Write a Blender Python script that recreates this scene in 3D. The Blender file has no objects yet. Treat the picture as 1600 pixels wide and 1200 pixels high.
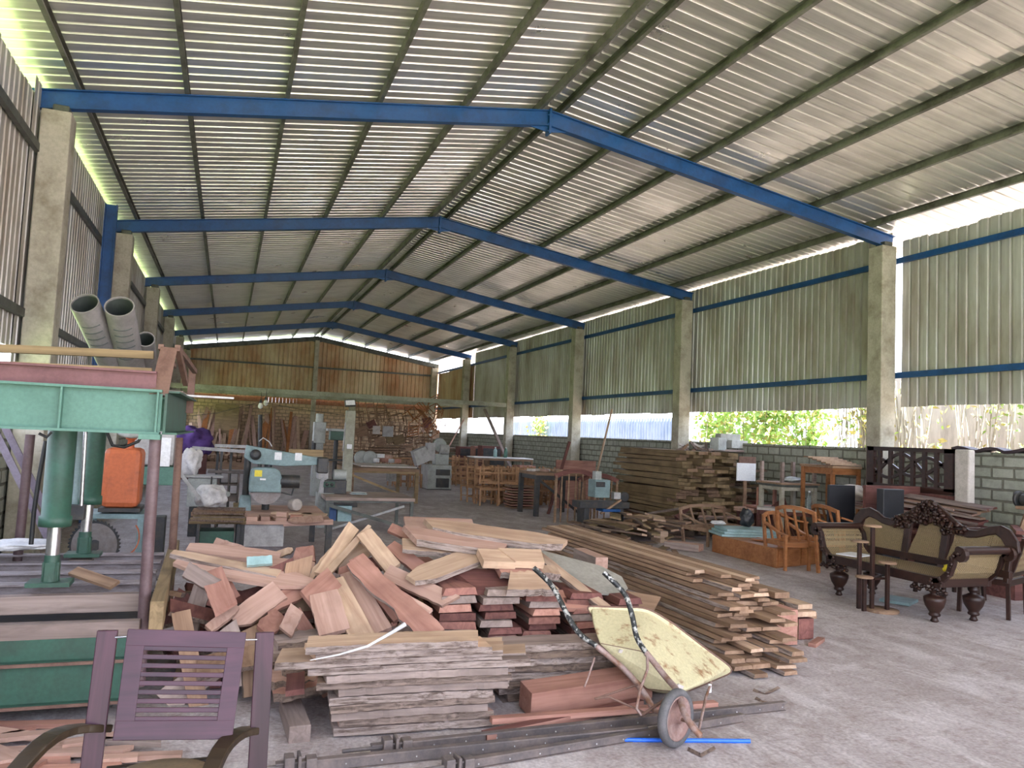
import bpy, bmesh, math, random
from mathutils import Vector as V, Matrix as M, noise
R = math.radians
rnd = random.Random(7)
scn = bpy.context.scene
col = scn.collection

# ---------------------------------------------------------------- camera, light, exposure
cam_d = bpy.data.cameras.new('camera'); cam = bpy.data.objects.new('camera', cam_d); col.objects.link(cam)
cam_d.sensor_width = 36.0; cam_d.lens = 27.16726; cam_d.clip_end = 400
_y, _p, _r = 0.34953, 0.06856, 0.04552
_f = V((math.sin(_y)*math.cos(_p), math.cos(_y)*math.cos(_p), math.sin(_p)))
_rt = V((math.cos(_y), -math.sin(_y), 0)); _up = _rt.cross(_f)
_r2 = _rt*math.cos(_r) + _up*math.sin(_r); _u2 = -_rt*math.sin(_r) + _up*math.cos(_r)
cam.matrix_world = M(((_r2.x, _u2.x, -_f.x, 0), (_r2.y, _u2.y, -_f.y, 0), (_r2.z, _u2.z, -_f.z, 1.6), (0, 0, 0, 1)))
scn.camera = cam

w = bpy.data.worlds.new('sky'); scn.world = w; w.use_nodes = True
wn, wl = w.node_tree.nodes, w.node_tree.links
bg = wn['Background']
tc = wn.new('ShaderNodeTexCoord'); sx = wn.new('ShaderNodeSeparateXYZ'); cr = wn.new('ShaderNodeValToRGB')
wl.new(tc.outputs['Generated'], sx.inputs[0]); wl.new(sx.outputs['Z'], cr.inputs[0]); wl.new(cr.outputs[0], bg.inputs[0])
cr.color_ramp.elements[0].color = (.88, .90, 1, 1); cr.color_ramp.elements[1].color = (.55, .68, 1, 1)
bg.inputs[1].default_value = 4.2
sd = bpy.data.lights.new('sun', 'SUN'); sun = bpy.data.objects.new('sun', sd); col.objects.link(sun)
sd.energy = 22; sd.angle = R(.6); sd.color = (1, .94, .86)
sun.rotation_euler = (-V((.04, -.62, .95))).to_track_quat('-Z', 'Y').to_euler()
vs = scn.view_settings
scn.display_settings.display_device = 'sRGB'
vs.view_transform = 'Standard'; vs.look = 'None'; vs.gamma = 1; vs.use_curve_mapping = False; vs.exposure = 0.75

# ---------------------------------------------------------------- materials
def _mix(nt, fac, a, b, mode='MIX'):
    n = nt.nodes.new('ShaderNodeMix'); n.data_type = 'RGBA'; n.blend_type = mode
    for s, v in ((n.inputs[0], fac), (n.inputs[6], a), (n.inputs[7], b)):
        if isinstance(v, (int, float)): s.default_value = v
        elif isinstance(v, tuple): s.default_value = (*v, 1) if len(v) == 3 else v
        else: nt.links.new(v, s)
    return n.outputs[2]
def _noise(nt, scale, detail=5, rough=.6, sc=(1, 1, 1), coord='Object', dist=0):
    t = nt.nodes.new('ShaderNodeTexCoord'); m = nt.nodes.new('ShaderNodeMapping'); n = nt.nodes.new('ShaderNodeTexNoise')
    m.inputs['Scale'].default_value = sc
    nt.links.new(t.outputs[coord], m.inputs[0]); nt.links.new(m.outputs[0], n.inputs['Vector'])
    n.inputs['Scale'].default_value = scale; n.inputs['Detail'].default_value = detail; n.inputs['Roughness'].default_value = rough
    n.inputs['Distortion'].default_value = dist
    return n.outputs['Fac']
def _ramp(nt, src, stops):
    r = nt.nodes.new('ShaderNodeValToRGB'); nt.links.new(src, r.inputs[0]); e = r.color_ramp.elements
    while len(e) < len(stops): e.new(.5)
    for el, (p, c) in zip(e, stops): el.position = p; el.color = (*c, 1) if len(c) == 3 else c
    return r.outputs[0]
def _base(name):
    m = bpy.data.materials.new(name); m.use_nodes = True
    return m, m.node_tree, m.node_tree.nodes['Principled BSDF']
def _bump(nt, b, h, strength, dist=.01):
    n = nt.nodes.new('ShaderNodeBump'); n.inputs['Strength'].default_value = strength; n.inputs['Distance'].default_value = dist
    nt.links.new(h, n.inputs['Height']); nt.links.new(n.outputs[0], b.inputs['Normal'])
def paint(name, c, rough=.5, metal=0, c2=None, scale=6, amt=(.45, .65), bump=0, sc=(1, 1, 1), coord='Object', vary=0, fine=.12):
    m, nt, b = _base(name)
    n = _noise(nt, scale, 7, .65, sc, coord)
    c2 = c2 or tuple(x*.7 for x in c)
    o = _ramp(nt, n, ((amt[0], c), (amt[1], c2)))
    if fine:
        f = _noise(nt, scale*9, 4, .6, sc, coord)
        o = _mix(nt, 1, o, _ramp(nt, f, ((.3, (1-fine,)*3), (.7, (1+fine,)*3))), 'MULTIPLY')
    if vary:
        oi = nt.nodes.new('ShaderNodeObjectInfo')
        o = _mix(nt, 1, o, _ramp(nt, oi.outputs['Random'], ((0, (1-vary,)*3), (1, (1+vary,)*3))), 'MULTIPLY')
    nt.links.new(o, b.inputs['Base Color'])
    b.inputs['Roughness'].default_value = rough; b.inputs['Metallic'].default_value = metal
    if bump: _bump(nt, b, n, bump)
    return m
def wood(name, c1, c2, rough=.75, bump=.25, vary=.25, stain=None, grain=18, spec=.3):
    """grain along local X"""
    m, nt, b = _base(name)
    oi = nt.nodes.new('ShaderNodeObjectInfo')
    t = nt.nodes.new('ShaderNodeTexCoord'); mp = nt.nodes.new('ShaderNodeMapping'); n = nt.nodes.new('ShaderNodeTexNoise')
    ad = nt.nodes.new('ShaderNodeVectorMath'); ad.operation = 'MULTIPLY_ADD'
    ad.inputs[1].default_value = (37, 19, 11)
    cb = nt.nodes.new('ShaderNodeCombineXYZ')
    for i in range(3): nt.links.new(oi.outputs['Random'], cb.inputs[i])
    nt.links.new(cb.outputs[0], ad.inputs[0]); nt.links.new(t.outputs['Object'], ad.inputs[2])
    mp.inputs['Scale'].default_value = (1.3, grain, grain)
    nt.links.new(ad.outputs[0], mp.inputs[0]); nt.links.new(mp.outputs[0], n.inputs['Vector'])
    n.inputs['Scale'].default_value = 1; n.inputs['Detail'].default_value = 8; n.inputs['Roughness'].default_value = .62; n.inputs['Distortion'].default_value = .9
    o = _ramp(nt, n.outputs['Fac'], ((.33, c2), (.62, c1)))
    n2 = nt.nodes.new('ShaderNodeTexNoise'); nt.links.new(ad.outputs[0], n2.inputs['Vector'])
    n2.inputs['Scale'].default_value = 3.2; n2.inputs['Detail'].default_value = 4
    st = stain or tuple(x*.55 for x in c2)
    o = _mix(nt, _ramp(nt, n2.outputs['Fac'], ((.5, (0,)*3), (.8, (.75,)*3))), o, st)
    o = _mix(nt, 1, o, _ramp(nt, oi.outputs['Random'], ((0, (1-vary, 1-vary*1.05, 1-vary*1.1)), (.5, (1, 1, 1)), (1, (1+vary, 1+vary*.95, 1+vary*.85)))), 'MULTIPLY')
    nt.links.new(o, b.inputs['Base Color']); b.inputs['Roughness'].default_value = rough
    b.inputs['Specular IOR Level'].default_value = spec
    _bump(nt, b, n.outputs['Fac'], bump, .006)
    return m
def bark(name, c1, c2):
    m, nt, b = _base(name)
    n = _noise(nt, 1, 9, .72, (4, 55, 55))
    nt.links.new(_ramp(nt, n, ((.38, c2), (.58, c1))), b.inputs['Base Color']); b.inputs['Roughness'].default_value = .95
    _bump(nt, b, n, .9, .02); return m
def corr(name, c, c2, rough, metal, bump=.05, scale=1.2, sc=(1, 1, 1), amt=(.45, .68)):
    m, nt, b = _base(name)
    n = _noise(nt, scale, 8, .62, sc); n2 = _noise(nt, 1, 5, .6, (.6, 14, .6))
    o = _ramp(nt, n, ((amt[0], c), (amt[1], c2)))
    o = _mix(nt, 1, o, _ramp(nt, n2, ((.3, (.82,)*3), (.7, (1.12,)*3))), 'MULTIPLY')
    nt.links.new(o, b.inputs['Base Color']); b.inputs['Metallic'].default_value = metal
    rr = _ramp(nt, n, ((.3, (rough-.08,)*3), (.7, (rough+.15,)*3))); nt.links.new(rr, b.inputs['Roughness'])
    _bump(nt, b, n2, bump, .02); return m
def blocks(name, c, c2, mortar, bw, bh, joint=.018, axis='Y', off=.5):
    m, nt, b = _base(name)
    t = nt.nodes.new('ShaderNodeTexCoord'); s = nt.nodes.new('ShaderNodeSeparateXYZ'); cb = nt.nodes.new('ShaderNodeCombineXYZ')
    nt.links.new(t.outputs['Object'], s.inputs[0]); nt.links.new(s.outputs[axis], cb.inputs['X']); nt.links.new(s.outputs['Z'], cb.inputs['Y'])
    wob = nt.nodes.new('ShaderNodeTexNoise'); wob.inputs['Scale'].default_value = 5; nt.links.new(t.outputs['Object'], wob.inputs['Vector'])
    va = nt.nodes.new('ShaderNodeVectorMath'); va.operation = 'MULTIPLY_ADD'; va.inputs[1].default_value = (.02, .02, 0)
    nt.links.new(wob.outputs['Color'], va.inputs[0]); nt.links.new(cb.outputs[0], va.inputs[2])
    br = nt.nodes.new('ShaderNodeTexBrick'); nt.links.new(va.outputs[0], br.inputs['Vector'])
    br.inputs['Scale'].default_value = 1; br.inputs['Brick Width'].default_value = bw; br.inputs['Row Height'].default_value = bh
    br.inputs['Mortar Size'].default_value = joint; br.inputs['Mortar Smooth'].default_value = .4; br.offset = off
    br.inputs['Color1'].default_value = (*c, 1); br.inputs['Color2'].default_value = (*c2, 1); br.inputs['Mortar'].default_value = (*mortar, 1)
    n = _noise(nt, 9, 6, .7)
    o = _mix(nt, 1, br.outputs['Color'], _ramp(nt, n, ((.3, (.72,)*3), (.7, (1.15,)*3))), 'MULTIPLY')
    nt.links.new(o, b.inputs['Base Color']); b.inputs['Roughness'].default_value = .93
    inv = nt.nodes.new('ShaderNodeMath'); inv.operation = 'SUBTRACT'; inv.inputs[0].default_value = 1; nt.links.new(br.outputs['Fac'], inv.inputs[1])
    _bump(nt, b, inv.outputs[0], .8, .015); return m
def cane(name, c):
    """woven cane with real see-through holes, following the panel it is woven in"""
    m, nt, b = _base(name)
    t = nt.nodes.new('ShaderNodeTexCoord')
    def dot(vec):
        d = nt.nodes.new('ShaderNodeVectorMath'); d.operation = 'DOT_PRODUCT'; d.inputs[1].default_value = vec; nt.links.new(t.outputs['Object'], d.inputs[0]); return d.outputs['Value']
    def fr(o, mul):
        a = nt.nodes.new('ShaderNodeMath'); a.operation = 'MULTIPLY'; a.inputs[1].default_value = mul; nt.links.new(o, a.inputs[0])
        f = nt.nodes.new('ShaderNodeMath'); f.operation = 'FRACT'; nt.links.new(a.outputs[0], f.inputs[0])
        d = nt.nodes.new('ShaderNodeMath'); d.operation = 'SUBTRACT'; d.inputs[1].default_value = .5; nt.links.new(f.outputs[0], d.inputs[0])
        e = nt.nodes.new('ShaderNodeMath'); e.operation = 'POWER'; e.inputs[1].default_value = 2; 
        ab = nt.nodes.new('ShaderNodeMath'); ab.operation = 'ABSOLUTE'; nt.links.new(d.outputs[0], ab.inputs[0]); nt.links.new(ab.outputs[0], e.inputs[0])
        return e.outputs[0]
    ad = nt.nodes.new('ShaderNodeMath'); ad.operation = 'ADD'; nt.links.new(fr(dot((1, 1, 0)), 40), ad.inputs[0]); nt.links.new(fr(dot((1, -1, 1)), 40), ad.inputs[1])
    g = nt.nodes.new('ShaderNodeMath'); g.operation = 'GREATER_THAN'; g.inputs[1].default_value = .115; nt.links.new(ad.outputs[0], g.inputs[0])
    nt.links.new(g.outputs[0], b.inputs['Alpha'])
    n = _noise(nt, 40); nt.links.new(_ramp(nt, n, ((.3, c), (.7, tuple(x*.75 for x in c)))), b.inputs['Base Color'])
    b.inputs['Roughness'].default_value = .55; return m

MT = dict(
 roof=corr('zinc roof sheet', (.80, .775, .735), (.68, .655, .62), .33, .72, .06),
 clad=corr('dirty zinc cladding', (.57, .56, .53), (.33, .27, .21), .42, .35, .05, 1.6, (1, 1, .35), (.42, .72)),
 rust=corr('rusty cladding', (.66, .54, .36), (.40, .17, .07), .7, .15, .05, .55, (1, 1, .5), (.40, .66)),
 blue=paint('blue steel paint', (.010, .075, .24), .42, 0, (.008, .05, .16), 3),
 girtgrey=paint('grey steel', (.10, .11, .095), .5, .2, (.05, .05, .045), 5),
 purlin=paint('galvanised purlin', (.20, .20, .16), .5, .35, (.09, .085, .065), 3),
 conc=paint('column concrete', (.44, .41, .33), .9, 0, (.25, .22, .16), 3.5, (.45, .72), .3),
 beamc=paint('beam concrete', (.40, .40, .33), .9, 0, (.25, .24, .18), 2, (.4, .7), .3),
 block=blocks('block wall', (.40, .41, .35), (.31, .33, .27), (.17, .165, .13), .32, .15),
 brick=blocks('brick wall', (.66, .47, .31), (.54, .38, .24), (.33, .25, .17), .30, .16, .02, 'X'),
 redbrick=paint('terracotta', (.36, .17, .10), .9, 0, (.26, .11, .06), 12),
)
def floor_mat():
    m, nt, b = _base('worn concrete floor')
    a = _noise(nt, .9, 8, .6); f = _noise(nt, 7, 9, .75, (1, 1.6, 1)); g = _noise(nt, 2.2, 12, .78, (1.5, .7, 1), dist=.6)
    o = _ramp(nt, a, ((.35, (.32, .27, .26)), (.65, (.43, .38, .375))))
    o = _mix(nt, _ramp(nt, f, ((.50, (0,)*3), (.66, (.6,)*3))), o, (.19, .125, .105))
    o = _mix(nt, _ramp(nt, g, ((.47, (0,)*3), (.62, (.55,)*3))), o, (.64, .60, .61))
    sp = _noise(nt, 45, 3, .6)
    o = _mix(nt, 1, o, _ramp(nt, sp, ((.3, (.75,)*3), (.65, (1.15,)*3))), 'MULTIPLY')
    nt.links.new(o, b.inputs['Base Color']); b.inputs['Roughness'].default_value = .72; b.inputs['Specular IOR Level'].default_value = .35
    _bump(nt, b, f, .25, .01); return m
MT['floor'] = floor_mat()
MT['grass'] = paint('sunlit grass', (.25, .34, .10), .9, 0, (.16, .24, .06), 2)
MT['yard'] = paint('pale yard', (.46, .38, .33), .9, 0, (.34, .27, .22), 1.5)
MT['leaf'] = paint('leaf', (.30, .46, .12), .6, 0, (.17, .32, .06), 3, vary=.3)
MT['leafy'] = paint('dry leaf', (.46, .42, .14), .7, 0, (.30, .27, .09), 3, vary=.3)
MT['fenceblue'] = corr('pale blue fence sheet', (.40, .50, .66), (.30, .40, .58), .5, .1)
MT['fencepale'] = paint('weathered pale wall', (.60, .55, .50), .9, 0, (.36, .32, .28), 2.2, (.4, .68), .4, (1, 2.5, .35))

# ---------------------------------------------------------------- mesh helpers
class MB:
    def __init__(s): s.v = []; s.f = []; s.m = []; s.sm = []; s.uv = {}
    def add(s, vs, fs, mi=0, smooth=False):
        o = len(s.v); s.v += [tuple(x) for x in vs]
        for f in fs: s.f.append(tuple(i+o for i in f)); s.m.append(mi); s.sm.append(smooth)
        return s
    def box(s, c, d, rot=None, mi=0, taper=(1, 1)):
        """c centre, d full size, rot Matrix/euler tuple; taper scales top x,y"""
        hx, hy, hz = d[0]/2, d[1]/2, d[2]/2
        vs = [V((x*hx*(taper[0] if z > 0 else 1), y*hy*(taper[1] if z > 0 else 1), z*hz)) for z in (-1, 1) for y in (-1, 1) for x in (-1, 1)]
        if rot is not None:
            if not isinstance(rot, M):
                from mathutils import Euler
                rot = Euler(rot).to_matrix()
            vs = [rot @ v for v in vs]
        vs = [v + V(c) for v in vs]
        return s.add(vs, [(0, 2, 3, 1), (4, 5, 7, 6), (0, 1, 5, 4), (2, 6, 7, 3), (0, 4, 6, 2), (1, 3, 7, 5)], mi)
    def bx(s, x0, x1, y0, y1, z0, z1, mi=0):
        return s.box(((x0+x1)/2, (y0+y1)/2, (z0+z1)/2), (abs(x1-x0), abs(y1-y0), abs(z1-z0)), None, mi)
    def bar(s, a, b, w, h, up=(0, 0, 1), mi=0, w2=None, h2=None):
        """rectangular bar from a to b; w across, h along up"""
        a, b = V(a), V(b); d = (b-a).normalized(); up = V(up)
        if abs(d.dot(up.normalized())) > .98: up = V((0, 1, 0)) if abs(d.y) < .9 else V((1, 0, 0))
        x = d.cross(up).normalized(); u = x.cross(d).normalized(); w2 = w if w2 is None else w2; h2 = h if h2 is None else h2
        vs = [p + x*sx_*ww/2 + u*su*hh/2 for p, ww, hh in ((a, w, h), (b, w2, h2)) for sx_, su in ((-1, -1), (1, -1), (1, 1), (-1, 1))]
        return s.add(vs, [(3, 2, 1, 0), (4, 5, 6, 7), (0, 1, 5, 4), (1, 2, 6, 5), (2, 3, 7, 6), (3, 0, 4, 7)], mi)
    def tube(s, pts, r, n=10, mi=0, caps=True, hollow=0):
        pts = [V(p) for p in pts]; k = len(pts); rs = r if isinstance(r, (list, tuple)) else [r]*k
        def rings(rs):
            out = []; prev = None
            for i, p in enumerate(pts):
                t = (pts[min(i+1, k-1)] - pts[max(i-1, 0)]).normalized()
                if prev is None:
                    a = V((0, 0, 1)) if abs(t.z) < .9 else V((1, 0, 0)); prev = t.cross(a).normalized()
                x = (prev - t*prev.dot(t)).normalized(); y = t.cross(x); prev = x
                out.append([p + (x*math.cos(2*math.pi*j/n) + y*math.sin(2*math.pi*j/n))*rs[i] for j in range(n)])
            return out
        rg = rings(rs); vs = [v for q in rg for v in q]
        fs = [(i*n+j, i*n+(j+1) % n, (i+1)*n+(j+1) % n, (i+1)*n+j) for i in range(k-1) for j in range(n)]
        s.add(vs, fs, mi, True)
        if hollow:
            ri = rings([x-hollow for x in rs]); s.add([v for q in ri for v in q], [tuple(reversed(f)) for f in fs], mi, True)
            for q, (o, i_) in enumerate(((rg[0], ri[0]), (rg[-1], ri[-1]))):
                s.add(o+i_, [(j, (j+1) % n, n+(j+1) % n, n+j) if q else (n+j, n+(j+1) % n, (j+1) % n, j) for j in range(n)], mi)
        elif caps:
            s.add(rg[0], [tuple(reversed(range(n)))], mi); s.add(rg[-1], [tuple(range(n))], mi)
        return s
    def lathe(s, prof, c=(0, 0, 0), axis=(0, 0, 1), n=16, mi=0):
        """prof: (r, h) pairs along axis from c"""
        q = V(axis).normalized().to_track_quat('Z', 'Y'); k = len(prof)
        vs = [q @ V((r_*math.cos(2*math.pi*j/n), r_*math.sin(2*math.pi*j/n), h)) + V(c) for r_, h in prof for j in range(n)]
        fs = [(i*n+j, i*n+(j+1) % n, (i+1)*n+(j+1) % n, (i+1)*n+j) for i in range(k-1) for j in range(n)]
        s.add(vs, fs, mi, True)
        s.add(vs[:n], [tuple(reversed(range(n)))], mi); s.add(vs[-n:], [tuple(range(n))], mi); return s
    def prism(s, poly, th, mat=None, mi=0):
        """poly: 2D outline in local XY, extruded +-th/2 in Z, placed by mat"""
        mat = mat or M.Identity(4); n = len(poly)
        vs = [mat @ V((x, y, -th/2)) for x, y in poly] + [mat @ V((x, y, th/2)) for x, y in poly]
        return s.add(vs, [tuple(reversed(range(n))), tuple(range(n, 2*n))] + [(i, (i+1) % n, n+(i+1) % n, n+i) for i in range(n)], mi)
    def strip(s, pts, w, th, side, mi=0):
        """flat bent strap: pts along, width w in direction side, thickness th"""
        pts = [V(p) for p in pts]; k = len(pts); vs = []
        for i, p in enumerate(pts):
            t = (pts[min(i+1, k-1)] - pts[max(i-1, 0)]).normalized()
            sd_ = V(side[i] if isinstance(side[0], (tuple, list, V)) else side); sd_ = (sd_ - t*sd_.dot(t)).normalized(); nn = t.cross(sd_)
            ww = w[i] if isinstance(w, (list, tuple)) else w
            vs += [p + sd_*a*ww/2 + nn*b*th/2 for a, b in ((-1, -1), (1, -1), (1, 1), (-1, 1))]
        fs = [(i*4+j, i*4+(j+1) % 4, i*4+4+(j+1) % 4, i*4+4+j) for i in range(k-1) for j in range(4)] + [(3, 2, 1, 0), (k*4-4, k*4-3, k*4-2, k*4-1)]
        return s.add(vs, fs, mi, False)
    def build(s, name, mats, parent=None, bevel=0, loc=None, sub=0):
        me = bpy.data.meshes.new(name); me.from_pydata(s.v, [], s.f); 
        for i, p in enumerate(me.polygons): p.material_index = s.m[i]; p.use_smooth = s.sm[i]
        for m in (mats if isinstance(mats, (list, tuple)) else [mats]): me.materials.append(MT[m] if isinstance(m, str) else m)
        bm = bmesh.new(); bm.from_mesh(me); bmesh.ops.recalc_face_normals(bm, faces=bm.faces); bm.to_mesh(me); bm.free()
        ob = bpy.data.objects.new(name, me); col.objects.link(ob)
        if parent: ob.parent = parent
        if loc: ob.location = loc
        if bevel:
            b = ob.modifiers.new('bevel', 'BEVEL'); b.width = bevel; b.segments = 2; b.limit_method = 'ANGLE'; b.angle_limit = R(40)
        if sub:
            b = ob.modifiers.new('sub', 'SUBSURF'); b.levels = sub; b.render_levels = sub
        return ob
def tag(o, label, cat, group=None):
    o['label'] = label; o['category'] = cat
    if group: o['group'] = group
    return o
def thing(name, label, cat, loc=(0, 0, 0), rz=0, group=None):
    o = bpy.data.objects.new(name, None); col.objects.link(o); o.location = loc; o.rotation_euler = (0, 0, rz); o.empty_display_size = .1
    return tag(o, label, cat, group)
def st(o): o['kind'] = 'structure'; return o
def dup(root, loc=None, rot=None, label=None, group=None, scale=None):
    c = root.copy(); col.objects.link(c)
    if loc is not None: c.location = loc
    if rot is not None: c.rotation_euler = rot if isinstance(rot, (tuple, list)) else (0, 0, rot)
    if scale is not None: c.scale = (scale,)*3
    if label: c['label'] = label
    if group: c['group'] = group
    for ch in root.children:
        d = ch.copy(); col.objects.link(d); d.parent = c
        for g in ch.children:
            e = g.copy(); col.objects.link(e); e.parent = d
    return c
ORD = ['topmost', 'second from the top', 'third from the top', 'fourth from the top', 'fifth from the top', 'sixth from the top', 'seventh from the top', 'eighth from the top',
       'ninth from the top', 'tenth from the top', 'eleventh from the top', 'twelfth from the top', 'thirteenth from the top', 'fourteenth from the top', 'fifteenth from the top',
       'sixteenth from the top', 'seventeenth from the top', 'eighteenth from the top', 'nineteenth from the top', 'twentieth from the top']

# ---------------------------------------------------------------- setting
XL, XR, XM, HE, HR = -2.07, 9.635, 3.78, 5.0, 5.89
YF, YB, BAY = -2.0, 38.0, 5.703
SL = (HR-HE)/(XM-XL)
def roofz(x): return HR - abs(x-XM)*SL
st(MB().bx(-2.3, 9.95, -2.6, 38.2, -.12, 0).build('floor', 'floor'))
st(MB().bx(-60, 60, -60, 90, -.5, -.13).build('ground_yard', 'grass'))
st(MB().bx(9.97, 60, -60, 90, -.12, -.06).build('ground_path', 'yard'))
st(MB().bx(2.2, 9.9, -60, -2.7, -.12, -.06).build('ground_path', 'yard'))  # unseen pale strip, added so the roof's right side reflects less green

def sheet(p0, run, across, length_fn, pitch, rib, depth, nout, count):
    """trapezoid profile repeated along 'run', extruded along 'across'; length_fn(i)->(start,end) along across"""
    p0, run, across, nout = V(p0), V(run).normalized(), V(across).normalized(), V(nout).normalized()
    mb = MB()
    prof = []
    for i in range(count):
        u = i*pitch; s_ = rib*.45
        prof += [(u, 0), (u+pitch-rib-2*s_, 0), (u+pitch-rib-s_, depth), (u+pitch-s_, depth)]
    vs = []
    for u, d in prof:
        a, b = length_fn(u); vs += [p0+run*u+nout*d+across*a, p0+run*u+nout*d+across*b]
    mb.add(vs, [(2*i, 2*i+1, 2*i+3, 2*i+2) for i in range(len(prof)-1)])
    return mb
up = .225
nb = int((YB+.3-YF+.5)/.2)
for side in ('left', 'right'):
    sg = -1 if side == 'left' else 1
    d = V((sg, 0, -SL)).normalized(); nv = V((sg*SL, 0, 1)).normalized()
    L = (XM+3.0)/math.sqrt(1/(1+SL*SL)) if side == 'left' else (10.75-XM)*math.sqrt(1+SL*SL)
    o = sheet((XM+sg*.02, YF-.5, HR+up), (0, 1, 0), d, lambda u: (0, L),   .2, .026, .034, nv, nb).build('ceiling', 'roof'); st(o)
    so = o.modifiers.new('s', 'SOLIDIFY'); so.thickness = .002
# ridge cap
rc = MB()
for sg in (-1, 1):
    rc.bar((XM+sg*.14, YF-.5, HR+up+.045-.02), (XM+sg*.14, YB+.3, HR+up+.045-.02), .30, .004, (sg*SL, 0, 1))
st(rc.build('trim_1', 'roof'))
# purlins run the length on top of the rafters
px_ = [.17, 1.19, 2.29, 3.39, 4.48, 5.56]
for sg in (-1, 1):
    for i, dx in enumerate(px_):
        x = XM + sg*dx; z = roofz(x)+.11
        mb = MB(); y0, y1 = YF-.3, YB+.1
        mb.bar((x, y0, z+.05), (x, y1, z+.05), .004, .105, (0, 0, 1))
        mb.bar((x-sg*.022, y0, z+.0), (x-sg*.022, y1, z+.0), .045, .004); mb.bar((x-sg*.022, y0, z+.1), (x-sg*.022, y1, z+.1), .045, .004)
        mb.bar((x-sg*.043, y0, z+.01), (x-sg*.043, y1, z+.01), .004, .02)
        st(mb.build('trim_purlin', 'purlin'))
# rafters
frames = [9.4 + BAY*k for k in range(-2, 6)]
def ibeam(mb, a, b, d, w, t=.012, up=(0, 0, 1)):
    a, b = V(a), V(b); ax = (b-a).normalized(); x = ax.cross(V(up)).normalized(); u = x.cross(ax)
    mb.bar(a, b, t*.8, d, up); mb.bar(a+u*(d/2), b+u*(d/2), w, t, up); mb.bar(a-u*(d/2), b-u*(d/2), w, t, up)
for k, y in enumerate(frames):
    if k == 7: y = YB-.15
    mb = MB()
    for sg in (-1, 1):
        xe = XM+sg*6.02
        ibeam(mb, (XM, y, HR), (xe, y, roofz(xe)), .2, .1)
        xh = XM+sg*.55
        mb.prism([(0, 0), (.55, 0), (0, -.09)], .01, M.Translation((XM, y, HR-.10)) @ M.Rotation(R(90), 4, 'X') @ M.Scale(sg, 4, (1, 0, 0)) )
    mb.box((XM, y, HR-.05), (.03, .14, .34))
    for dz in (-.17, -.07, .05): mb.box((XM, y-.05, HR-.02+dz), (.07, .02, .02))
    st(mb.build('trim_rafter', 'blue' if k < 7 else 'girtgrey'))
    for sg, nm in ((-1, 'left'), (1, 'right')):
        mb = MB(); cx = XM+sg*(5.71 if sg < 0 else 5.82)
        hz = 4.86 if sg < 0 else 4.88
        mb.box((cx, y, hz/2-.02), (.29, .29, hz+.04))
        mb.box((cx+.03, y, hz+.03), (.16, .2, .1), None, 1)
        o = mb.build('trim_column', ['conc', 'girtgrey'], bevel=.015); st(o)
    if k == 3:
        mb = MB(); ibeam(mb, (-1.93, 13.4, 0), (-1.93, 13.4, 4.95), .16, .13, .012, (1, 0, 0)); st(mb.build('trim_post', 'blue'))
# cladding + girts
def wall_sheet(name, x, y0, y1, z0, z1, nout, mat, jit=.03, seed=1):
    rr = random.Random(seed); tops = {}
    def lf(u):
        k = int(u/.83)
        if k not in tops: tops[k] = (rr.uniform(-jit, jit), rr.uniform(-jit, jit))
        return (z0+tops[k][0], z1+tops[k][1])
    o = sheet((x, y0, 0), (0, 1, 0), (0, 0, 1), lf, .166, .03, .03, nout, int((y1-y0)/.166)).build(name, mat); st(o)
    so = o.modifiers.new('s', 'SOLIDIFY'); so.thickness = .002
wall_sheet('wall_left', -2.13, YF, 9.4, 2.28, 4.98, (-1, 0, 0), 'clad', .02, 3)
wall_sheet('wall_left', -2.11, 9.1, 15, 2.1, 5.12, (-1, 0, 0), 'clad', .02, 8)
wall_sheet('wall_left', -2.13, 14.8, YB, 2.28, 5.1, (-1, 0, 0), 'clad', .01, 9)  # hidden gap underneath is left open to brighten the back of the hall
wall_sheet('wall_right', 9.86, YF, 9.45, 2.34, 4.98, (1, 0, 0), 'clad', .02, 4)
wall_sheet('wall_right', 9.86, 9.45, 31.9, 2.34, 5.16, (1, 0, 0), 'clad', .015, 6)
wall_sheet('wall_right', 9.84, 31.75, YB, 2.34, 4.62, (1, 0, 0), 'rust', .02, 5)
for x, zs, mt in ((9.81, (4.66, 2.84), 'blue'), (-2.08, (4.42, 2.66), 'girtgrey')):
    for z in zs:
        mb = MB(); mb.bar((x, YF, z), (x, YB-.1, z), .05, .09); st(mb.build('trim_girt', mt))
# low block walls
for nm, x in (('wall_left', -2.16), ('wall_right', 9.86)):
    mb = MB(); mb.bx(x-.06, x+.06, YF, YB, 0, 1.69 if x > 0 else 1.5)
    st(mb.build(nm, 'block'))
# back wall: rusty sheet over brick
def bf(u):
    x = -2.1+u; return (2.95, min(roofz(x)+.12, 9))
o = sheet((-2.1, YB, 0), (1, 0, 0), (0, 0, 1), bf, .2, .04, .035, (0, 1, 0), 60).build('wall_back', 'rust'); st(o)
mb = MB(); mb.bx(-2.2, 9.9, YB+.06, YB+.2, 0, 2.72); st(mb.build('wall_back', 'brick'))
mb = MB()   # open-bonded terracotta course lets daylight in
for i in range(76):
    x = -2.1+i*.16; mb.bx(x, x+(.150 if 1.5 < x < 7.5 else .17), YB+.06, YB+.18, 2.72, 2.96)
st(mb.build('trim_vent_course', 'redbrick'))
mb = MB(); mb.bar((XM, YB-.12, 0), (XM, YB-.12, HR-.1), .22, .2, (1, 0, 0)); st(mb.build('trim_post', 'conc'))
mb = MB(); mb.bar((-2, YB-.05, 4.5), (9.6, YB-.05, 4.5), .05, .08); st(mb.build('trim_girt', 'girtgrey'))
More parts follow.
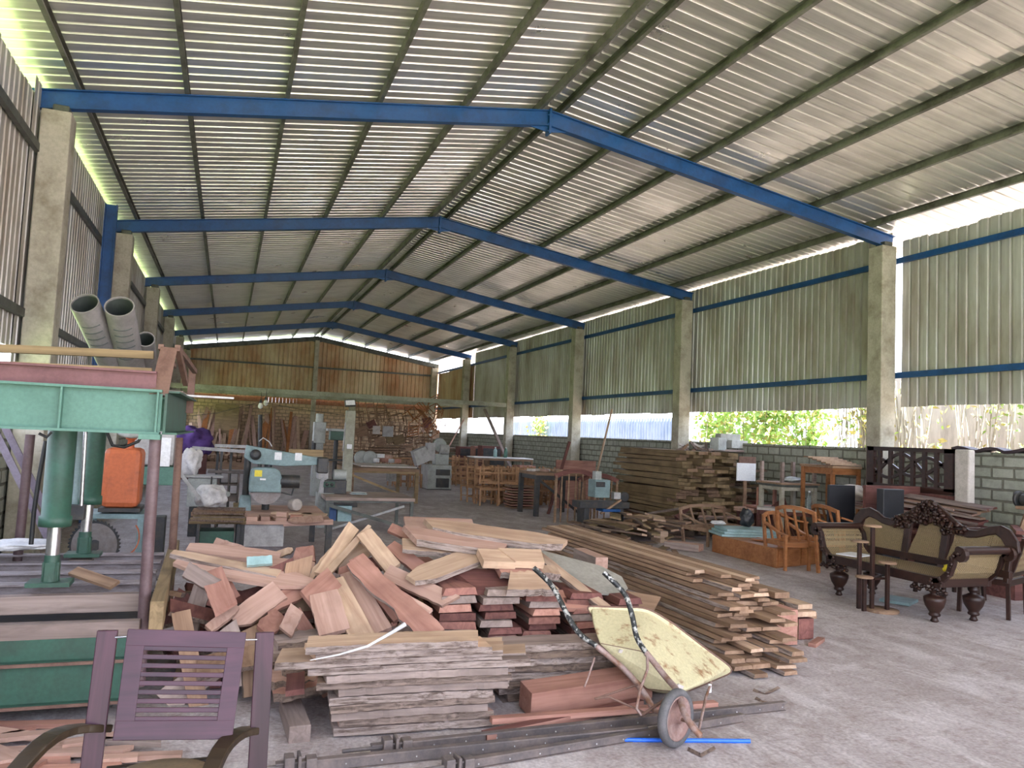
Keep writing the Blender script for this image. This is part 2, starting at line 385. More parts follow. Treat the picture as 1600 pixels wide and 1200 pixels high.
# concrete tie beams across the hall
mb = MB(); mb.bar((-2, 26.5, 2.75000), (9.65, 26.5, 2.75000), .14, .15); st(mb.build('trim_tie_beam', 'beamc'))
mb = MB(); mb.bar((-2, 32.2, 2.86), (9.6, 32.2, 2.86), .14, .15); st(mb.build('trim_tie_beam', 'beamc'))
mb = MB(); mb.box((4.75, 32.1, 1.4), (.24, .24, 2.8)); st(mb.build('trim_post', 'conc'))

# ---------------------------------------------------------------- outside, seen through the gap on the right
o = sheet((12.6, 19.5, -.1), (0, 1, 0), (0, 0, 1), lambda u: (0, 2.5), .18, .04, .03, (1, 0, 0), 82).build('blue_fence', 'fenceblue')
tag(o, 'pale blue corrugated sheet fence outside beyond the low block wall', 'fence')
mb = MB(); mb.bx(12.6, 12.75, 2, 12.9, -.1, 3.2); o = mb.build('boundary_wall', 'fencepale')
tag(o, 'pale weathered boundary wall with creepers outside the right hand bays', 'wall')
def foliage(name, label, n, box, mats, size, seed, cat='plant', branches=0):
    rr = random.Random(seed); mb = MB(); x0, x1, y0, y1, z0, z1 = box
    cl = [(rr.uniform(x0, x1), rr.uniform(y0, y1), rr.uniform(z0, z1)) for _ in range(max(6, n//60))]
    for i in range(n):
        c = rr.choice(cl); p = V((c[0]+rr.gauss(0, .12), c[1]+rr.gauss(0, .28), c[2]+rr.gauss(0, .25)))
        s_ = size*rr.uniform(.6, 1.4); a = V((rr.uniform(-1, 1), rr.uniform(-1, 1), rr.uniform(-1.2, .3))).normalized()
        b = a.cross(V((rr.uniform(-1, 1), rr.uniform(-1, 1), rr.uniform(-1, 1)))).normalized(); nn = a.cross(b)
        mb.add([p, p+a*s_*.5+b*s_*.3+nn*s_*.08, p+a*s_, p+a*s_*.5-b*s_*.3+nn*s_*.08], [(0, 1, 2), (0, 2, 3)], 0 if rr.random() < .7 else 1)
    for i in range(branches):
        y = rr.uniform(y0, y1); x = rr.uniform(x0, x1); mb.tube([(x, y, 0), (x+rr.uniform(-.1, .1), y+rr.uniform(-.2, .2), 1.2), (x+rr.uniform(-.1, .1), y+rr.uniform(-.3, .3), z1)], .012, 5, 2)
    return tag(mb.build(name, mats+['conc'] if branches else mats), label, cat)
foliage('creeper_hedge', 'bright green creeper hedge outside between the first two columns', 5200, (12.2, 12.8, 13.9, 18.6, .9, 2.9), ['leaf', 'leafy'], .16, 11, 'hedge', 30)
foliage('creeper_hedge', 'sparse yellow green creeper outside behind the column nearest the settee', 500, (11.95, 12.05, 10.6, 12.8, .9, 3.0), ['leafy', 'leaf'], .13, 12, 'hedge', 60)
foliage('hanging_vine', 'sparse vines hanging down the pale boundary wall outside', 700, (12.1, 12.35, 3.5, 10.4, 1.2, 2.9), ['leaf', 'leafy'], .10, 13, 'vine', 60)
foliage('slender_shrub', 'narrow green shrub outside in the far bay', 300, (12.2, 12.5, 30.0, 30.4, 1.2, 2.6), ['leaf', 'leafy'], .16, 14, 'shrub', 2)

# ---------------------------------------------------------------- wood and metal materials for the things
MT.update(
 w_red=wood('reddish sawn wood', (.44, .235, .18), (.30, .14, .105), vary=.22),
 w_mid=wood('mid maroon wood', (.31, .145, .115), (.19, .085, .07), vary=.25),
 w_pink=wood('pinkish sawn wood', (.50, .33, .265), (.36, .215, .165), vary=.2),
 w_pale=wood('pale tan wood', (.56, .405, .285), (.40, .26, .18), vary=.18),
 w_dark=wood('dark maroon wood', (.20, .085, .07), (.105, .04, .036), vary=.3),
 w_grey=wood('weathered grey brown wood', (.34, .265, .235), (.20, .15, .13), vary=.22),
 w_brown=wood('old brown wood', (.33, .215, .14), (.21, .125, .08), vary=.18),
 w_frame=wood('tan chair wood', (.46, .27, .15), (.32, .17, .09), vary=.2),
 w_olive=wood('dusty olive brown wood', (.31, .22, .12), (.18, .125, .066), vary=.25),
 w_orange=wood('orange teak', (.40, .17, .065), (.27, .10, .035), .5, .1, .1),
 w_chair=wood('purple brown polished wood', (.060, .021, .036), (.028, .011, .020), .33, .06, .04, (.02, .007, .010), 14, .28),
 w_arm=wood('olive brown varnished wood', (.040, .026, .014), (.022, .014, .008), .34, .06, .05, (.03, .02, .015), 14, .4),
 w_settee=wood('very dark polished wood', (.040, .017, .012), (.020, .009, .007), .38, .08, .05, (.015, .008, .006), 12, .35),
 bark=bark('grey flaking bark edge', (.40, .32, .285), (.12, .082, .065)),
 barkm=bark('brown grey bark edge', (.30, .22, .18), (.10, .07, .055)),
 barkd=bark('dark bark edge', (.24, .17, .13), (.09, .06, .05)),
 teal=paint('mint green press paint', (.085, .195, .15), .55, 0, (.06, .145, .11), 5, (.45, .8)),
 green=paint('dark green machine paint', (.03, .092, .062), .5, 0, (.028, .05, .036), 5, (.4, .75)),
 maroon=paint('maroon primer', (.16, .065, .07), .6, 0, (.12, .045, .05), 6),
 rustp=paint('rust brown steel', (.17, .095, .07), .7, 0, (.11, .055, .04), 9),
 pipe=paint('purple brown pipe', (.125, .08, .085), .5, .1, (.09, .05, .05), 6),
 lav=paint('dull lavender steel', (.26, .22, .28), .5, .1, (.17, .13, .17), 5),
 dusty=paint('dusty steel', (.33, .29, .30), .6, .2, (.17, .13, .12), 6, (.4, .7), .2, (1, 4, 4)),
 chrome=paint('bare steel', (.5, .5, .52), .25, .9, (.4, .4, .42), 6),
 clampm=paint('dusty dark bar steel', (.105, .088, .085), .65, .1, (.20, .155, .135), 7, (.4, .7)),
 sheetg=paint('dull grey sheet', (.33, .31, .27), .7, 0, (.25, .235, .20), 4),
 dark=paint('dark grimy metal', (.04, .042, .045), .5, .3, (.075, .065, .055), 8),
 bluegrey=paint('blue grey machine paint', (.20, .29, .30), .5, 0, (.14, .20, .20), 5),
 machgrey=paint('pale grey machine paint', (.38, .40, .38), .5, 0, (.26, .27, .25), 5),
 lightgrey=paint('light dusty paint', (.42, .41, .41), .6, 0, (.29, .28, .27), 5),
 orange=paint('orange tank paint', (.50, .125, .045), .55, 0, (.24, .07, .035), 4, (.5, .72)),
 black=paint('matt black', (.012, .013, .016), .45, 0, (.02, .02, .024), 5),
 white=paint('dusty white', (.72, .71, .72), .6, 0, (.55, .54, .55), 5),
 cloth=paint('grey white cloth', (.62, .60, .60), .9, 0, (.42, .40, .40), 5),
 purple=paint('purple cloth', (.10, .045, .20), .85, 0, (.07, .03, .14), 5),
 gunny=paint('pale sack', (.55, .50, .46), .95, 0, (.42, .38, .34), 7),
 yellow=paint('chipped pale yellow paint', (.53, .475, .29), .55, 0, (.27, .15, .075), 7, (.56, .66), .1),
 rustw=paint('worn rusty tube', (.34, .25, .23), .55, .3, (.20, .10, .06), 10),
 flecked=paint('black tube with pale flecks', (.02, .022, .024), .35, .2, (.40, .40, .38), 30, (.52, .58), 0, (1, 1, 1)),
 rubber=paint('worn grey rubber', (.085, .082, .085), .8, 0, (.14, .13, .13), 9),
 hub=paint('dusty maroon hub', (.23, .135, .115), .8, 0, (.34, .25, .22), 9),
 bluepipe=paint('bright blue plastic', (.02, .15, .75), .3, 0, (.02, .12, .65), 5),
 pvc=paint('grey pipe', (.21, .195, .19), .45, 0, (.15, .14, .135), 5),
 pvcin=paint('pipe inside shade', (.05, .06, .055), .5, 0, (.035, .04, .04), 5),
 blade=paint('saw blade steel', (.27, .24, .23), .45, .3, (.2, .16, .14), 5),
 labely=paint('yellow label', (.75, .62, .04), .5, 0, (.7, .58, .04), 5),
 labelw=paint('white label', (.75, .76, .78), .5, 0, (.7, .7, .72), 5),
 tan=paint('tan upholstery', (.19, .13, .065), .8, 0, (.25, .16, .08), 8),
 glassf=paint('pale blue green sheet', (.34, .50, .52), .35, 0, (.24, .38, .38), 3),
 cane=cane('woven cane', (.30, .22, .115)),
 blockc=paint('loose cement block', (.42, .42, .39), .95, 0, (.32, .32, .29), 8),
 tarp=paint('dark maroon tarpaulin', (.035, .02, .025), .6, 0, (.06, .04, .045), 6),
 bulb=paint('frosted bulb', (.8, .78, .7), .3, 0, (.75, .72, .65), 5),
)
_g, _nt, _b = _base('clear plastic'); _b.inputs['Base Color'].default_value = (.75, .85, .88, 1); _b.inputs['Roughness'].default_value = .12
_b.inputs['Transmission Weight'].default_value = .85; _b.inputs['IOR'].default_value = 1.2; MT['clear'] = _g

# ---------------------------------------------------------------- boards
def board_mesh(name, L, W, T, mats=('w_pink', 'bark'), seed=0, wane=.0, rag=.005, bow=.0, cut=(0, 0), tip=(1, 1), twist=0, n=10):
    """plank along local X; sides can carry bark (slot 1); cut shears the ends, tip narrows them"""
    rr = random.Random(seed*7919+13); mb = MB(); vs = []
    ph = [rr.uniform(0, 6.28) for _ in range(4)]
    for i in range(n+1):
        u = i/n; x = (u-.5)*L
        wl = W/2*(1 + rag*5*(math.sin(u*5+ph[0])*.3+math.sin(u*13+ph[1])*.12)) + rr.uniform(-rag, rag)*.5
        wr = W/2*(1 + rag*5*(math.sin(u*4+ph[2])*.3+math.sin(u*11+ph[3])*.12)) + rr.uniform(-rag, rag)*.5
        tp = 1
        if u < .2: tp = tip[0]+(1-tip[0])*(u/.2)
        if u > .8: tp = tip[1]+(1-tip[1])*((1-u)/.2)
        wl *= tp; wr *= tp; z = bow*(4*u*(1-u)-.5); tw = twist*(u-.5)
        for y, zz in ((-wr, -T/2), (wl, -T/2), (wl-wane*rr.uniform(.5, 1), T/2), (-wr+wane*rr.uniform(.5, 1), T/2)):
            xs = x
            if u < .2: xs += cut[0]*y*(1-u/.2)
            if u > .8: xs += cut[1]*y*(1-(1-u)/.2)
            vs.append((xs, y*math.cos(tw)-zz*math.sin(tw), z+zz*math.cos(tw)+y*math.sin(tw)))
    fs = []; mi = []
    for i in range(n):
        for j in range(4):
            fs.append((i*4+j, i*4+(j+1) % 4, i*4+4+(j+1) % 4, i*4+4+j)); mi.append(1 if j in (1, 3) and len(mats) > 1 else 0)
    fs += [(3, 2, 1, 0), (n*4, n*4+1, n*4+2, n*4+3)]; mi += [0, 0]
    for f, m in zip(fs, mi): mb.f.append(f); mb.m.append(m); mb.sm.append(False)
    mb.v = vs
    return mb.build(name, mats)
def wbar(name, a, b, w, h, mat, parent=None, up=(0, 0, 1), bevel=0, w2=None):
    """timber bar whose grain follows its length"""
    a, b, up = V(a), V(b), V(up); L = (b-a).length; x = (b-a).normalized()
    if abs(x.dot(up.normalized())) > .98: up = V((0, 1, 0))
    y = up.cross(x).normalized(); z = x.cross(y); mb = MB(); mb.bar((-L/2, 0, 0), (L/2, 0, 0), w, h, (0, 0, 1), 0, w2)
    o = mb.build(name, mat, parent, bevel); m = M((x, y, z)).transposed().to_4x4(); m.translation = (a+b)/2; o.matrix_local = m
    return o
def orient(o, a, b, nrm):
    """put board o (unit direction X) with its middle between a and b, top face towards nrm"""
    a, b, nrm = V(a), V(b), V(nrm); x = (b-a).normalized(); y = nrm.cross(x).normalized(); z = x.cross(y)
    m = M((x, y, z)).transposed().to_4x4(); m.translation = (a+b)/2; o.matrix_world = m
def plank(a, b, W, T, nrm, label, mats=('w_pink', 'w_pink'), group=None, cat='board', name='board', **k):
    L = (V(b)-V(a)).length; o = board_mesh(name, L, W, T, mats, **k); orient(o, a, b, nrm)
    return tag(o, label, cat, group)

# ================================================================ foreground armchair
def chair_front():
    t = thing('armchair', 'dark purple-brown wooden armchair with slatted back, nearest the camera', 'chair', (-.08, 3.2, 0))
    def P(p): return V(p)-V((-.08, 3.2, 0))
    # back posts
    for a, b, ft in (((-0.360, 3.200, 0.830), (-0.370, 3.120, 0.370), 'left'), ((0.190, 3.200, 0.800), (0.190, 3.120, 0.320), 'right')):
        a, b = P(a), P(b); d = (a-b).normalized(); bot = b - d*(b.z/d.z)
        wbar('post', bot, a, .068, .03, 'w_chair', t, (0, 1, .1), .003)
    TL, TR = P((-0.290, 3.160, 0.840)), P((0.120, 3.160, 0.810)); BL, BR = P((-0.300, 3.060, 0.490)), P((0.090, 3.060, 0.460))
    up_ = (TL-BL); rt = (TR-TL).normalized(); nrm = rt.cross(up_).normalized()
    def Q(u, v): return (BL*(1-u)+BR*u)*(1-v) + (TL*(1-u)+TR*u)*v
    mb = MB(); hw = .052
    mb.bar(Q(.075, 0), Q(.075, 1), hw+.01, .02, nrm); mb.bar(Q(.925, 0), Q(.925, 1), hw+.01, .02, nrm)
    mb.bar(Q(0, .925), Q(1, .925), .058, .021, nrm); mb.bar(Q(0, .075), Q(1, .075), .064, .021, nrm)
    fr = mb.build('backrest', 'w_chair', t, .002)
    for i in range(9):
        v = .175+i*.0815
        MB().bar(Q(.09, v), Q(.91, v), .017, .014, nrm).build('slat', 'w_chair', t, .002)
    for s_, e in ((Q(0, .93), P((-0.330, 3.170, 0.810))), (Q(1, .93), P((0.160, 3.170, 0.780)))):
        MB().tube([s_, e], .0035, 8).build('pivot_pin', 'chrome', t)['label'] = 'bare metal pivot pin'
    # bentwood arms
    def curve(pts, n=14):
        out = []
        for i in range(n+1):
            u = i/n*(len(pts)-1); k = min(int(u), len(pts)-2); f = u-k
            p0, p1, p2, p3 = pts[max(k-1, 0)], pts[k], pts[k+1], pts[min(k+2, len(pts)-1)]
            out.append(.5*((2*p1)+(-p0+p2)*f+(2*p0-5*p1+4*p2-p3)*f*f+(-p0+3*p1-3*p2+p3)*f**3))
        return out
    for pts, lab in (([(-0.330, 3.170, 0.490), (-0.430, 3.100, 0.520), (-0.500, 3.000, 0.520), (-0.570, 2.900, 0.450), (-0.620, 2.800, 0.360), (-0.610, 2.700, 0.210)], 'l'),
                ([(0.190, 3.170, 0.440), (0.120, 3.100, 0.460), (0.060, 3.000, 0.450), (0.020, 2.900, 0.390), (-0.010, 2.800, 0.290), (-0.010, 2.700, 0.120)], 'r')):
        c = curve([P(x) for x in pts])
        side = (.75, -.35, 0) if lab == 'r' else (.80, -.35, 0)
        e = c[-1]; c += [V((e.x, e.y+.02, e.z*.5)), V((e.x+.02, e.y+.05, 0))]
        MB().strip(c, .062, .026, side).build('arm', 'w_arm', t, .004)
    # round seat
    s_ = P((-0.140, 3.090, 0.330))
    mb = MB(); mb.lathe([(.17, -.03), (.195, -.02), (.2, 0), (.19, .022), (.12, .034), (.02, .037)], (s_.x, s_.y, s_.z-.03), n=28)
    mb.build('seat', 'tan', t)
    mb = MB()
    for dx in (-.19, .19): mb.bar((s_.x+dx*.9, s_.y-.2, .29), (s_.x+dx*.9, .0, .29), .03, .05)
    for y in (s_.y-.18, s_.y+.2): mb.bar((s_.x-.2, y, .28), (s_.x+.2, y, .28), .03, .05)
    mb.build('seat_frame', 'w_arm', t, .003)
chair_front()

# ================================================================ hydraulic veneer press on the left
def press():
    t = thing('hydraulic_press', 'large green hydraulic press with mint beam and two ram cylinders', 'press', (-.95, 5.6, 0))
    O = V((-.95, 5.6, 0))
    def P(p): return V(p)-O
    yf, yr = 4.85, 6.5; xr = -.36; xl = -1.62
    zb, zt = 1.53000, 1.77000
    # mint upper beams front and rear
    for y, xa, xb in ((yf, xl, xr+.0), (yr-.1, xl, xr+.05)):
        mb = MB(); d = zt-zb
        mb.bar(P((xa, y, (zb+zt)/2)), P((xb, y, (zb+zt)/2)), .014, d); mb.bar(P((xa, y, zt)), P((xb, y, zt)), .12, .014); mb.bar(P((xa, y, zb)), P((xb, y, zb)), .12, .014)
        for x in (xb-.02, xb-.5): mb.bx(*[v for q in ((x-.005-O.x, x+.005-O.x), (y-.058-O.y, y+.058-O.y), (zb, zt)) for v in q])
        mb.build('crossbeam', 'teal', t)
    mb = MB()  # side channel running back
    mb.bar(P((xr+.02, yf, (zb+zt)/2)), P((xr+.05, yr, (zb+zt)/2)), .014, zt-zb); mb.bar(P((xr+.05, yf, zb)), P((xr+.08, yr, zb)), .08, .012); mb.bar(P((xr+.05, yf, zt)), P((xr+.08, yr, zt)), .08, .012)
    mb.build('side_beam', 'green', t)
    mb = MB(); mb.bx(xr-.10-O.x, xr+.01-O.x, yf-.1-O.y, yf+.04-O.y, zb-.035, zb-.007); mb.build('cap_plate', 'teal', t)
    # maroon beam on top with pale lip
    z2 = zt+.105
    mb = MB(); mb.bar(P((xl, yf+.02, (zt+z2)/2)), P((xr-.04, yf+.02, (zt+z2)/2)), .02, z2-zt-.01); mb.bar(P((xl, yf+.02, z2)), P((xr-.04, yf+.02, z2)), .1, .012); mb.build('top_beam', 'maroon', t)
    wbar('top_lip', P((-1.360, 4.900, 1.870)), P((-0.430, 4.900, 1.890)), .06, .022, 'w_olive', t)
    # rail above on packing
    wbar('top_rail', P((-1.410, 5.050, 1.960)), P((-0.440, 5.050, 1.990)), .05, .045, 'w_olive', t)
    # reddish angled gusset at the right top
    g = [P(p) for p in ((-0.430, 4.840, 1.750), (-0.330, 4.840, 1.760), (-0.310, 5.000, 2.040), (-0.400, 5.000, 2.040))]
    n = V((0, .012, 0)); mb = MB(); mb.add(g+[v+n for v in g], [(3, 2, 1, 0), (4, 5, 6, 7), (0, 1, 5, 4), (1, 2, 6, 5), (2, 3, 7, 6), (3, 0, 4, 7)])
    mb.bar(g[3], P((xr-.05, 6.4, zt+.25)), .03, .03); mb.bar(g[2], P((xr+.1, 6.4, zt+.22)), .03, .03)
    mb.bar(P((xr+.08, 6.42, zt+.24)), P((xr+.08, 6.42, zt-.1)), .05, .05); mb.bar(g[2], P((-0.280, 5.600, 1.860)), .03, .04)
    mb.build('gusset', 'rustp', t)
    # posts
    for a, b, r_, m_ in (((-0.380, 4.850, 1.510), (-0.370, 4.850, 0.420), .032, 'pipe'), ((-1.58, 4.85, zb), (-1.58, 4.85, .5), .032, 'pipe'),
                      ((-0.340, 6.450, 1.480), (-0.330, 6.450, 0.670), .028, 'rustp'), ((-1.330, 6.450, 1.460), (-1.340, 6.450, 0.680), .032, 'pipe')):
        a, b = P(a), P(b); b = b+(b-a).normalized()*((b.z-.12)/max(.01, (a-b).normalized().z))
        MB().tube([a, b], r_, 16).build('post', m_, t)
    # ram cylinders with piston and foot
    for (px, py, pz), (fx, fy, fz), r_ in (((-0.890, 5.100, 1.520), (-0.890, 5.100, 0.640), .075), ((-0.880, 6.200, 1.520), (-0.890, 6.200, 0.630), .075)):
        a, b = P((px, py, pz+.02)), P((fx, fy, fz)); d = (b-a)
        c0 = a; c1 = a+d*(0.62963 if py < 6 else .60)
        x = V(((a.x+b.x)/2, 0, 0)).x
        cyl = MB().lathe([(r_*.96, 0), (r_, .02), (r_, (a-c1).length-.06), (r_*1.14, (a-c1).length-.055), (r_*1.14, (a-c1).length), (r_*.7, (a-c1).length)], c1+(a-c1)*1, d, 24).build('cylinder', 'green', t)
        MB().tube([c1, b], r_*.48, 18).build('piston', 'chrome', t)
        mb = MB(); q = b
        mb.box(q+V((0, 0, .012)), (.22, .16, .024)); mb.box(q+V((0, 0, .07)), (.085, .05, .12)); mb.box(q+V((0, 0, .07)), (.05, .09, .12)); mb.lathe([(.05, .0), (.042, .1), (.04, .17)], q, n=16)
        mb.build('ram_foot', 'green', t)
    # blue grey hydraulic pipes between the cylinders, and block
    MB().tube([P((-0.890, 5.600, 1.520)), P((-0.890, 5.600, 1.020))], .03, 12).build('oil_pipe', 'bluegrey', t)
    MB().tube([P((-0.820, 5.400, 1.520)), P((-0.810, 5.400, 1.060))], .012, 8).build('oil_pipe', 'chrome', t)
    MB().box(P((-0.850, 5.500, 1.010)), (.10, .08, .09)).build('valve_block', 'dark', t, .004)
    MB().tube([P((-1.010, 5.300, 1.450)), P((-1.030, 5.300, 1.220)), P((-1.040, 5.300, 1.030)), P((-1.040, 5.300, 0.840))], .013, 8).build('hose', 'black', t)
    MB().tube([P((-0.990, 5.000, 1.500)), P((-0.950, 5.000, 1.480)), P((-0.930, 5.000, 1.510))], .008, 8).build('hose', 'black', t)
    MB().tube([P((-0.730, 5.600, 1.520)), P((-0.690, 5.600, 1.430)), P((-0.620, 5.600, 1.420)), P((-0.540, 5.600, 1.460)), P((-0.510, 5.600, 1.520))], .01, 8).build('hose', 'black', t)
    # slanted lavender angle braces on the far left
    for a, b in (((-1.640, 6.700, 1.530), (-1.210, 6.700, 0.690)), ((-1.610, 6.900, 1.530), (-1.190, 6.900, 0.710))):
        MB().bar(P(a), P(b), .05, .02, (0, 1, 0)).build('brace', 'lav', t)
    # bed: green base, I-beams across, timber rails
    zr = .60
    mb = MB(); bxz = (xl-O.x, xr-.05-O.x)
    mb.bx(*bxz, yf-.02-O.y, yr-O.y, .10, .17); mb.bx(*bxz, yf-.12-O.y, yf-.1-O.y, .1, .3)
    mb.bx(bxz[0], bxz[1], yf-.16-O.y, yf+.02-O.y, .085, .1); mb.bx(bxz[0], bxz[1], yf-.14-O.y, yf-.02-O.y, .30, .312)
    mb.bx(*bxz, yf-.10-O.y, yf-.08-O.y, .31, .42)
    mb.build('base_beam', 'green', t)
    mb = MB()
    for z in (.090, .306): mb.bar((bxz[0], yf-.163-O.y, z), (bxz[1], yf-.163-O.y, z), .012, .016)
    mb.build('base_edge', 'rustp', t)
    mb = MB()
    for x in (xl+.1, xr-.2):
        for y in (yf+.1, yr-.1): mb.bx(x-.06-O.x, x+.06-O.x, y-.06-O.y, y+.06-O.y, 0, .1)
    mb.build('foot', 'dark', t)
    k = 0
    for y, z, h in ((yf-.06, .50, .13), (5.02, .60, .10), (5.35, .60, .10), (5.72, .60, .12), (6.1, .60, .12), (6.45, .60, .12)):
        mb = MB(); x0, x1 = xl, xr-.02
        if k < 2:
            mb.bar(P((x0, y, z-h/2)), P((x1, y, z-h/2)), .07, h)
            mb.build('bed_beam', 'w_grey', t, .006)
        else:
            mb.bar(P((x0, y, z-h/2)), P((x1, y, z-h/2)), .012, h); mb.bar(P((x0, y, z)), P((x1, y, z)), .09, .012); mb.bar(P((x0, y, z-h)), P((x1, y, z-h)), .09, .012)
            mb.build('bed_beam', 'dusty', t)
        k += 1
    mb = MB(); mb.bx(*bxz, yf-O.y, yr-O.y, .17, .34); mb.build('bed_gap_shade', 'dark', t)  # dark fill painting the shade seen in the gaps between bed beams
    wbar('side_rail', P((-0.290, 4.600, 0.550)), P((-0.340, 6.950, 0.550)), .07, .17, 'w_olive', t, (0, 0, 1), .005)
    wbar('packing', P((-0.800, 5.250, 0.690)), P((-0.550, 5.050, 0.640)), .07, .02, 'w_brown', t, (0, -.6, 1))
    MB().box(P((-0.900, 6.200, 0.560)), (.14, .12, .1)).build('packing', 'w_grey', t)
press()

# three slotted pipe offcuts standing on the press
for i, (a, b, r_, lab) in enumerate((((-0.860, 5.300, 2.290), (-0.700, 5.300, 1.850), .082, 'leftmost grey slotted pipe leaning on top of the press'),
      ((-0.670, 5.300, 2.290), (-0.620, 5.300, 1.860), .085, 'middle grey slotted pipe standing on top of the press'),
      ((-0.540, 5.600, 2.130), (-0.550, 5.600, 1.880), .058, 'short thin grey pipe, rightmost of the three on the press'))):
    a, b = V(a), V(b); d = (b-a).normalized(); top = a+V((0, -.05, 0)); bot = a+V(((b-a).x, .55 if i < 2 else .45, (b-a).z))
    mb = MB(); mb.tube([top, bot], r_, 32, hollow=.007)
    o = mb.build('pipe', ['pvc'])
    ax = (bot-top).normalized(); L = (bot-top).length
    tag(o, lab, 'pipe')
    mb = MB(); sd_ = V((0, -.3, -1)); sd_ = (sd_-ax*sd_.dot(ax)).normalized(); y_ = ax.cross(sd_)
    if i < 2:
        for k in range(6):
            c = top+ax*(.13+k*.055); pts = [c+(sd_*math.cos(t_)+y_*math.sin(t_))*(r_+.0005) for t_ in [(-.65+j*.13+(-.2)) for j in range(11)]]
            mb.tube(pts, .0035, 6)
        o2 = mb.build('slot', 'pvcin', o)
    mb = MB(); mb.tube([top+ax*.012, bot], r_-.0075, 32, hollow=.001); mb.build('bore_shade', 'pvcin', o)  # dark inner sleeve stands in for the shade inside the pipe
# what they lean into: a timber ledge across the press top
plank((-1.5, 5.95, 1.82000), (-.3, 5.95, 1.79000), .5, .04, (0, 0, 1), 'grey board lying flat across the top of the press under the pipes', ('w_grey', 'w_grey'), seed=4)

# ================================================================ orange tank, blade and stand behind the press
t = thing('tank', 'orange rounded square tank behind the press cylinders', 'tank', (-0.870, 7.800, 0.800))
w_, h_ = 0.31000, 0.54000
MB().box((0, .2, h_/2), (w_, .4, h_)).build('body', 'orange', t, .05)
MB().lathe([(.03, 0), (.03, .08), (.045, .08), (.045, .1)], (.05, .1, h_), n=14).build('filler_neck', 'orange', t)
mb = MB(); mb.lathe([(.03, -.02), (.12, -.01), (.13, .02), (.1, .04)], (.04, .1, h_+.16), (.1, -.6, 1), 20)
for k in range(8): a = k*.785; mb.lathe([(.01, 0), (.01, .012)], (.04+.09*math.cos(a), .1+.09*math.sin(a), h_+.19), n=6)
mb.build('flange', 'machgrey', t)
MB().bx(-w_/2-.01, w_/2+.02, 0, .42, -.035, 0).build('base_rim', 'dark', t)
sb = (-0.900, 7.800, 0.770)
t = thing('tank_stand', 'blue grey angle iron stand under the orange tank', 'stand', (sb[0], sb[1], 0))
for x in (-.22, .22):
    for y in (0, .42): MB().bx(x-.025, x+.025, y-.025, y+.025, 0, sb[2]-.05).build('leg', 'bluegrey', t)
MB().bx(-.26, .26, -.03, .45, sb[2]-.06, sb[2]-.02).build('top_plate', 'bluegrey', t)
bc = (-0.960, 7.200, 0.560)
t = thing('circular_saw', 'toothed circular saw blade standing behind the press bed', 'blade', bc)
pl = []; rb = .19
for k in range(40):
    a = k*math.pi/20; pl += [(rb*math.cos(a), rb*math.sin(a)), ((rb+.018)*math.cos(a+.11), (rb+.018)*math.sin(a+.11))]
MB().prism(pl, .006, M.Rotation(R(-12), 4, 'Z') @ M.Rotation(R(90), 4, 'X')).build('toothed_rim', 'dark', t)
MB().prism([(.178*math.cos(k*.1571), .178*math.sin(k*.1571)) for k in range(40)], .012, M.Rotation(R(-12), 4, 'Z') @ M.Rotation(R(90), 4, 'X')).build('disc', 'blade', t)
MB().lathe([(.045, -.02), (.045, .02)], (0, 0, 0), (.2, -1, 0), 14).build('collar', 'dark', t)
bs = (-0.960, 7.400, 0.380)
t = thing('saw_bench', 'low dark saw bench carrying the round blade behind the press', 'bench', (bc[0], bc[1], 0))
mb = MB(); mb.bx(-.3, .3, .05, .45, .3, .34); mb.build('top', 'dusty', t)
for x in (-.27, .27):
    for y in (.08, .42): MB().bx(x-.02, x+.02, y-.02, y+.02, 0, .3).build('leg', 'dark', t)
MB().tube([(-.05, .02, bc[2]), (-.05, .25, bc[2])], .03, 10).build('arbor', 'dark', t)
MB().bx(-.15, .05, .1, .35, .34, bc[2]+.04).build('motor', 'lightgrey', t, .02)
MB().strip([V((.33+.1*math.sin(a)-.1, .0, .62-.14*math.cos(a))) for a in [k*.3 for k in range(9)]], .02, .01, (0, 1, 0)).build('belt', 'orange', t)
# plastic sack by the wall
def sack(name, c, d, lab, m, seed, cat='sack'):
    bm = bmesh.new(); bmesh.ops.create_icosphere(bm, subdivisions=4, radius=1)
    for v in bm.verts:
        n_ = noise.noise(v.co*1.6+V((seed, seed*2, 0)))*.35+noise.noise(v.co*4+V((seed, 0, 0)))*.14
        v.co *= (1+n_); v.co = V((v.co.x*d[0], v.co.y*d[1], max(-.92, v.co.z)*d[2]))
    me = bpy.data.meshes.new(name); bm.to_mesh(me); bm.free(); me.materials.append(MT[m])
    for p in me.polygons: p.use_smooth = True
    o = bpy.data.objects.new(name, me); col.objects.link(o); o.location = c
    return tag(o, lab, cat) if lab else o
sack('sack', (-2.680, 12.530, 0.250), (.35, .5, .28), 'lumpy pale sack heap by the left block wall', 'gunny', 2)
sack('sack', (-1.15, 7.2, .2), (.16, .2, .22), 'white sack sagging behind the press bed', 'white', 5)

sack('plastic_sheet', (-1.290, 6.200, 0.710), (.22, .15, .035), 'crumpled whitish plastic sheet on the far end of the press bed', 'white', 15, 'sheet')

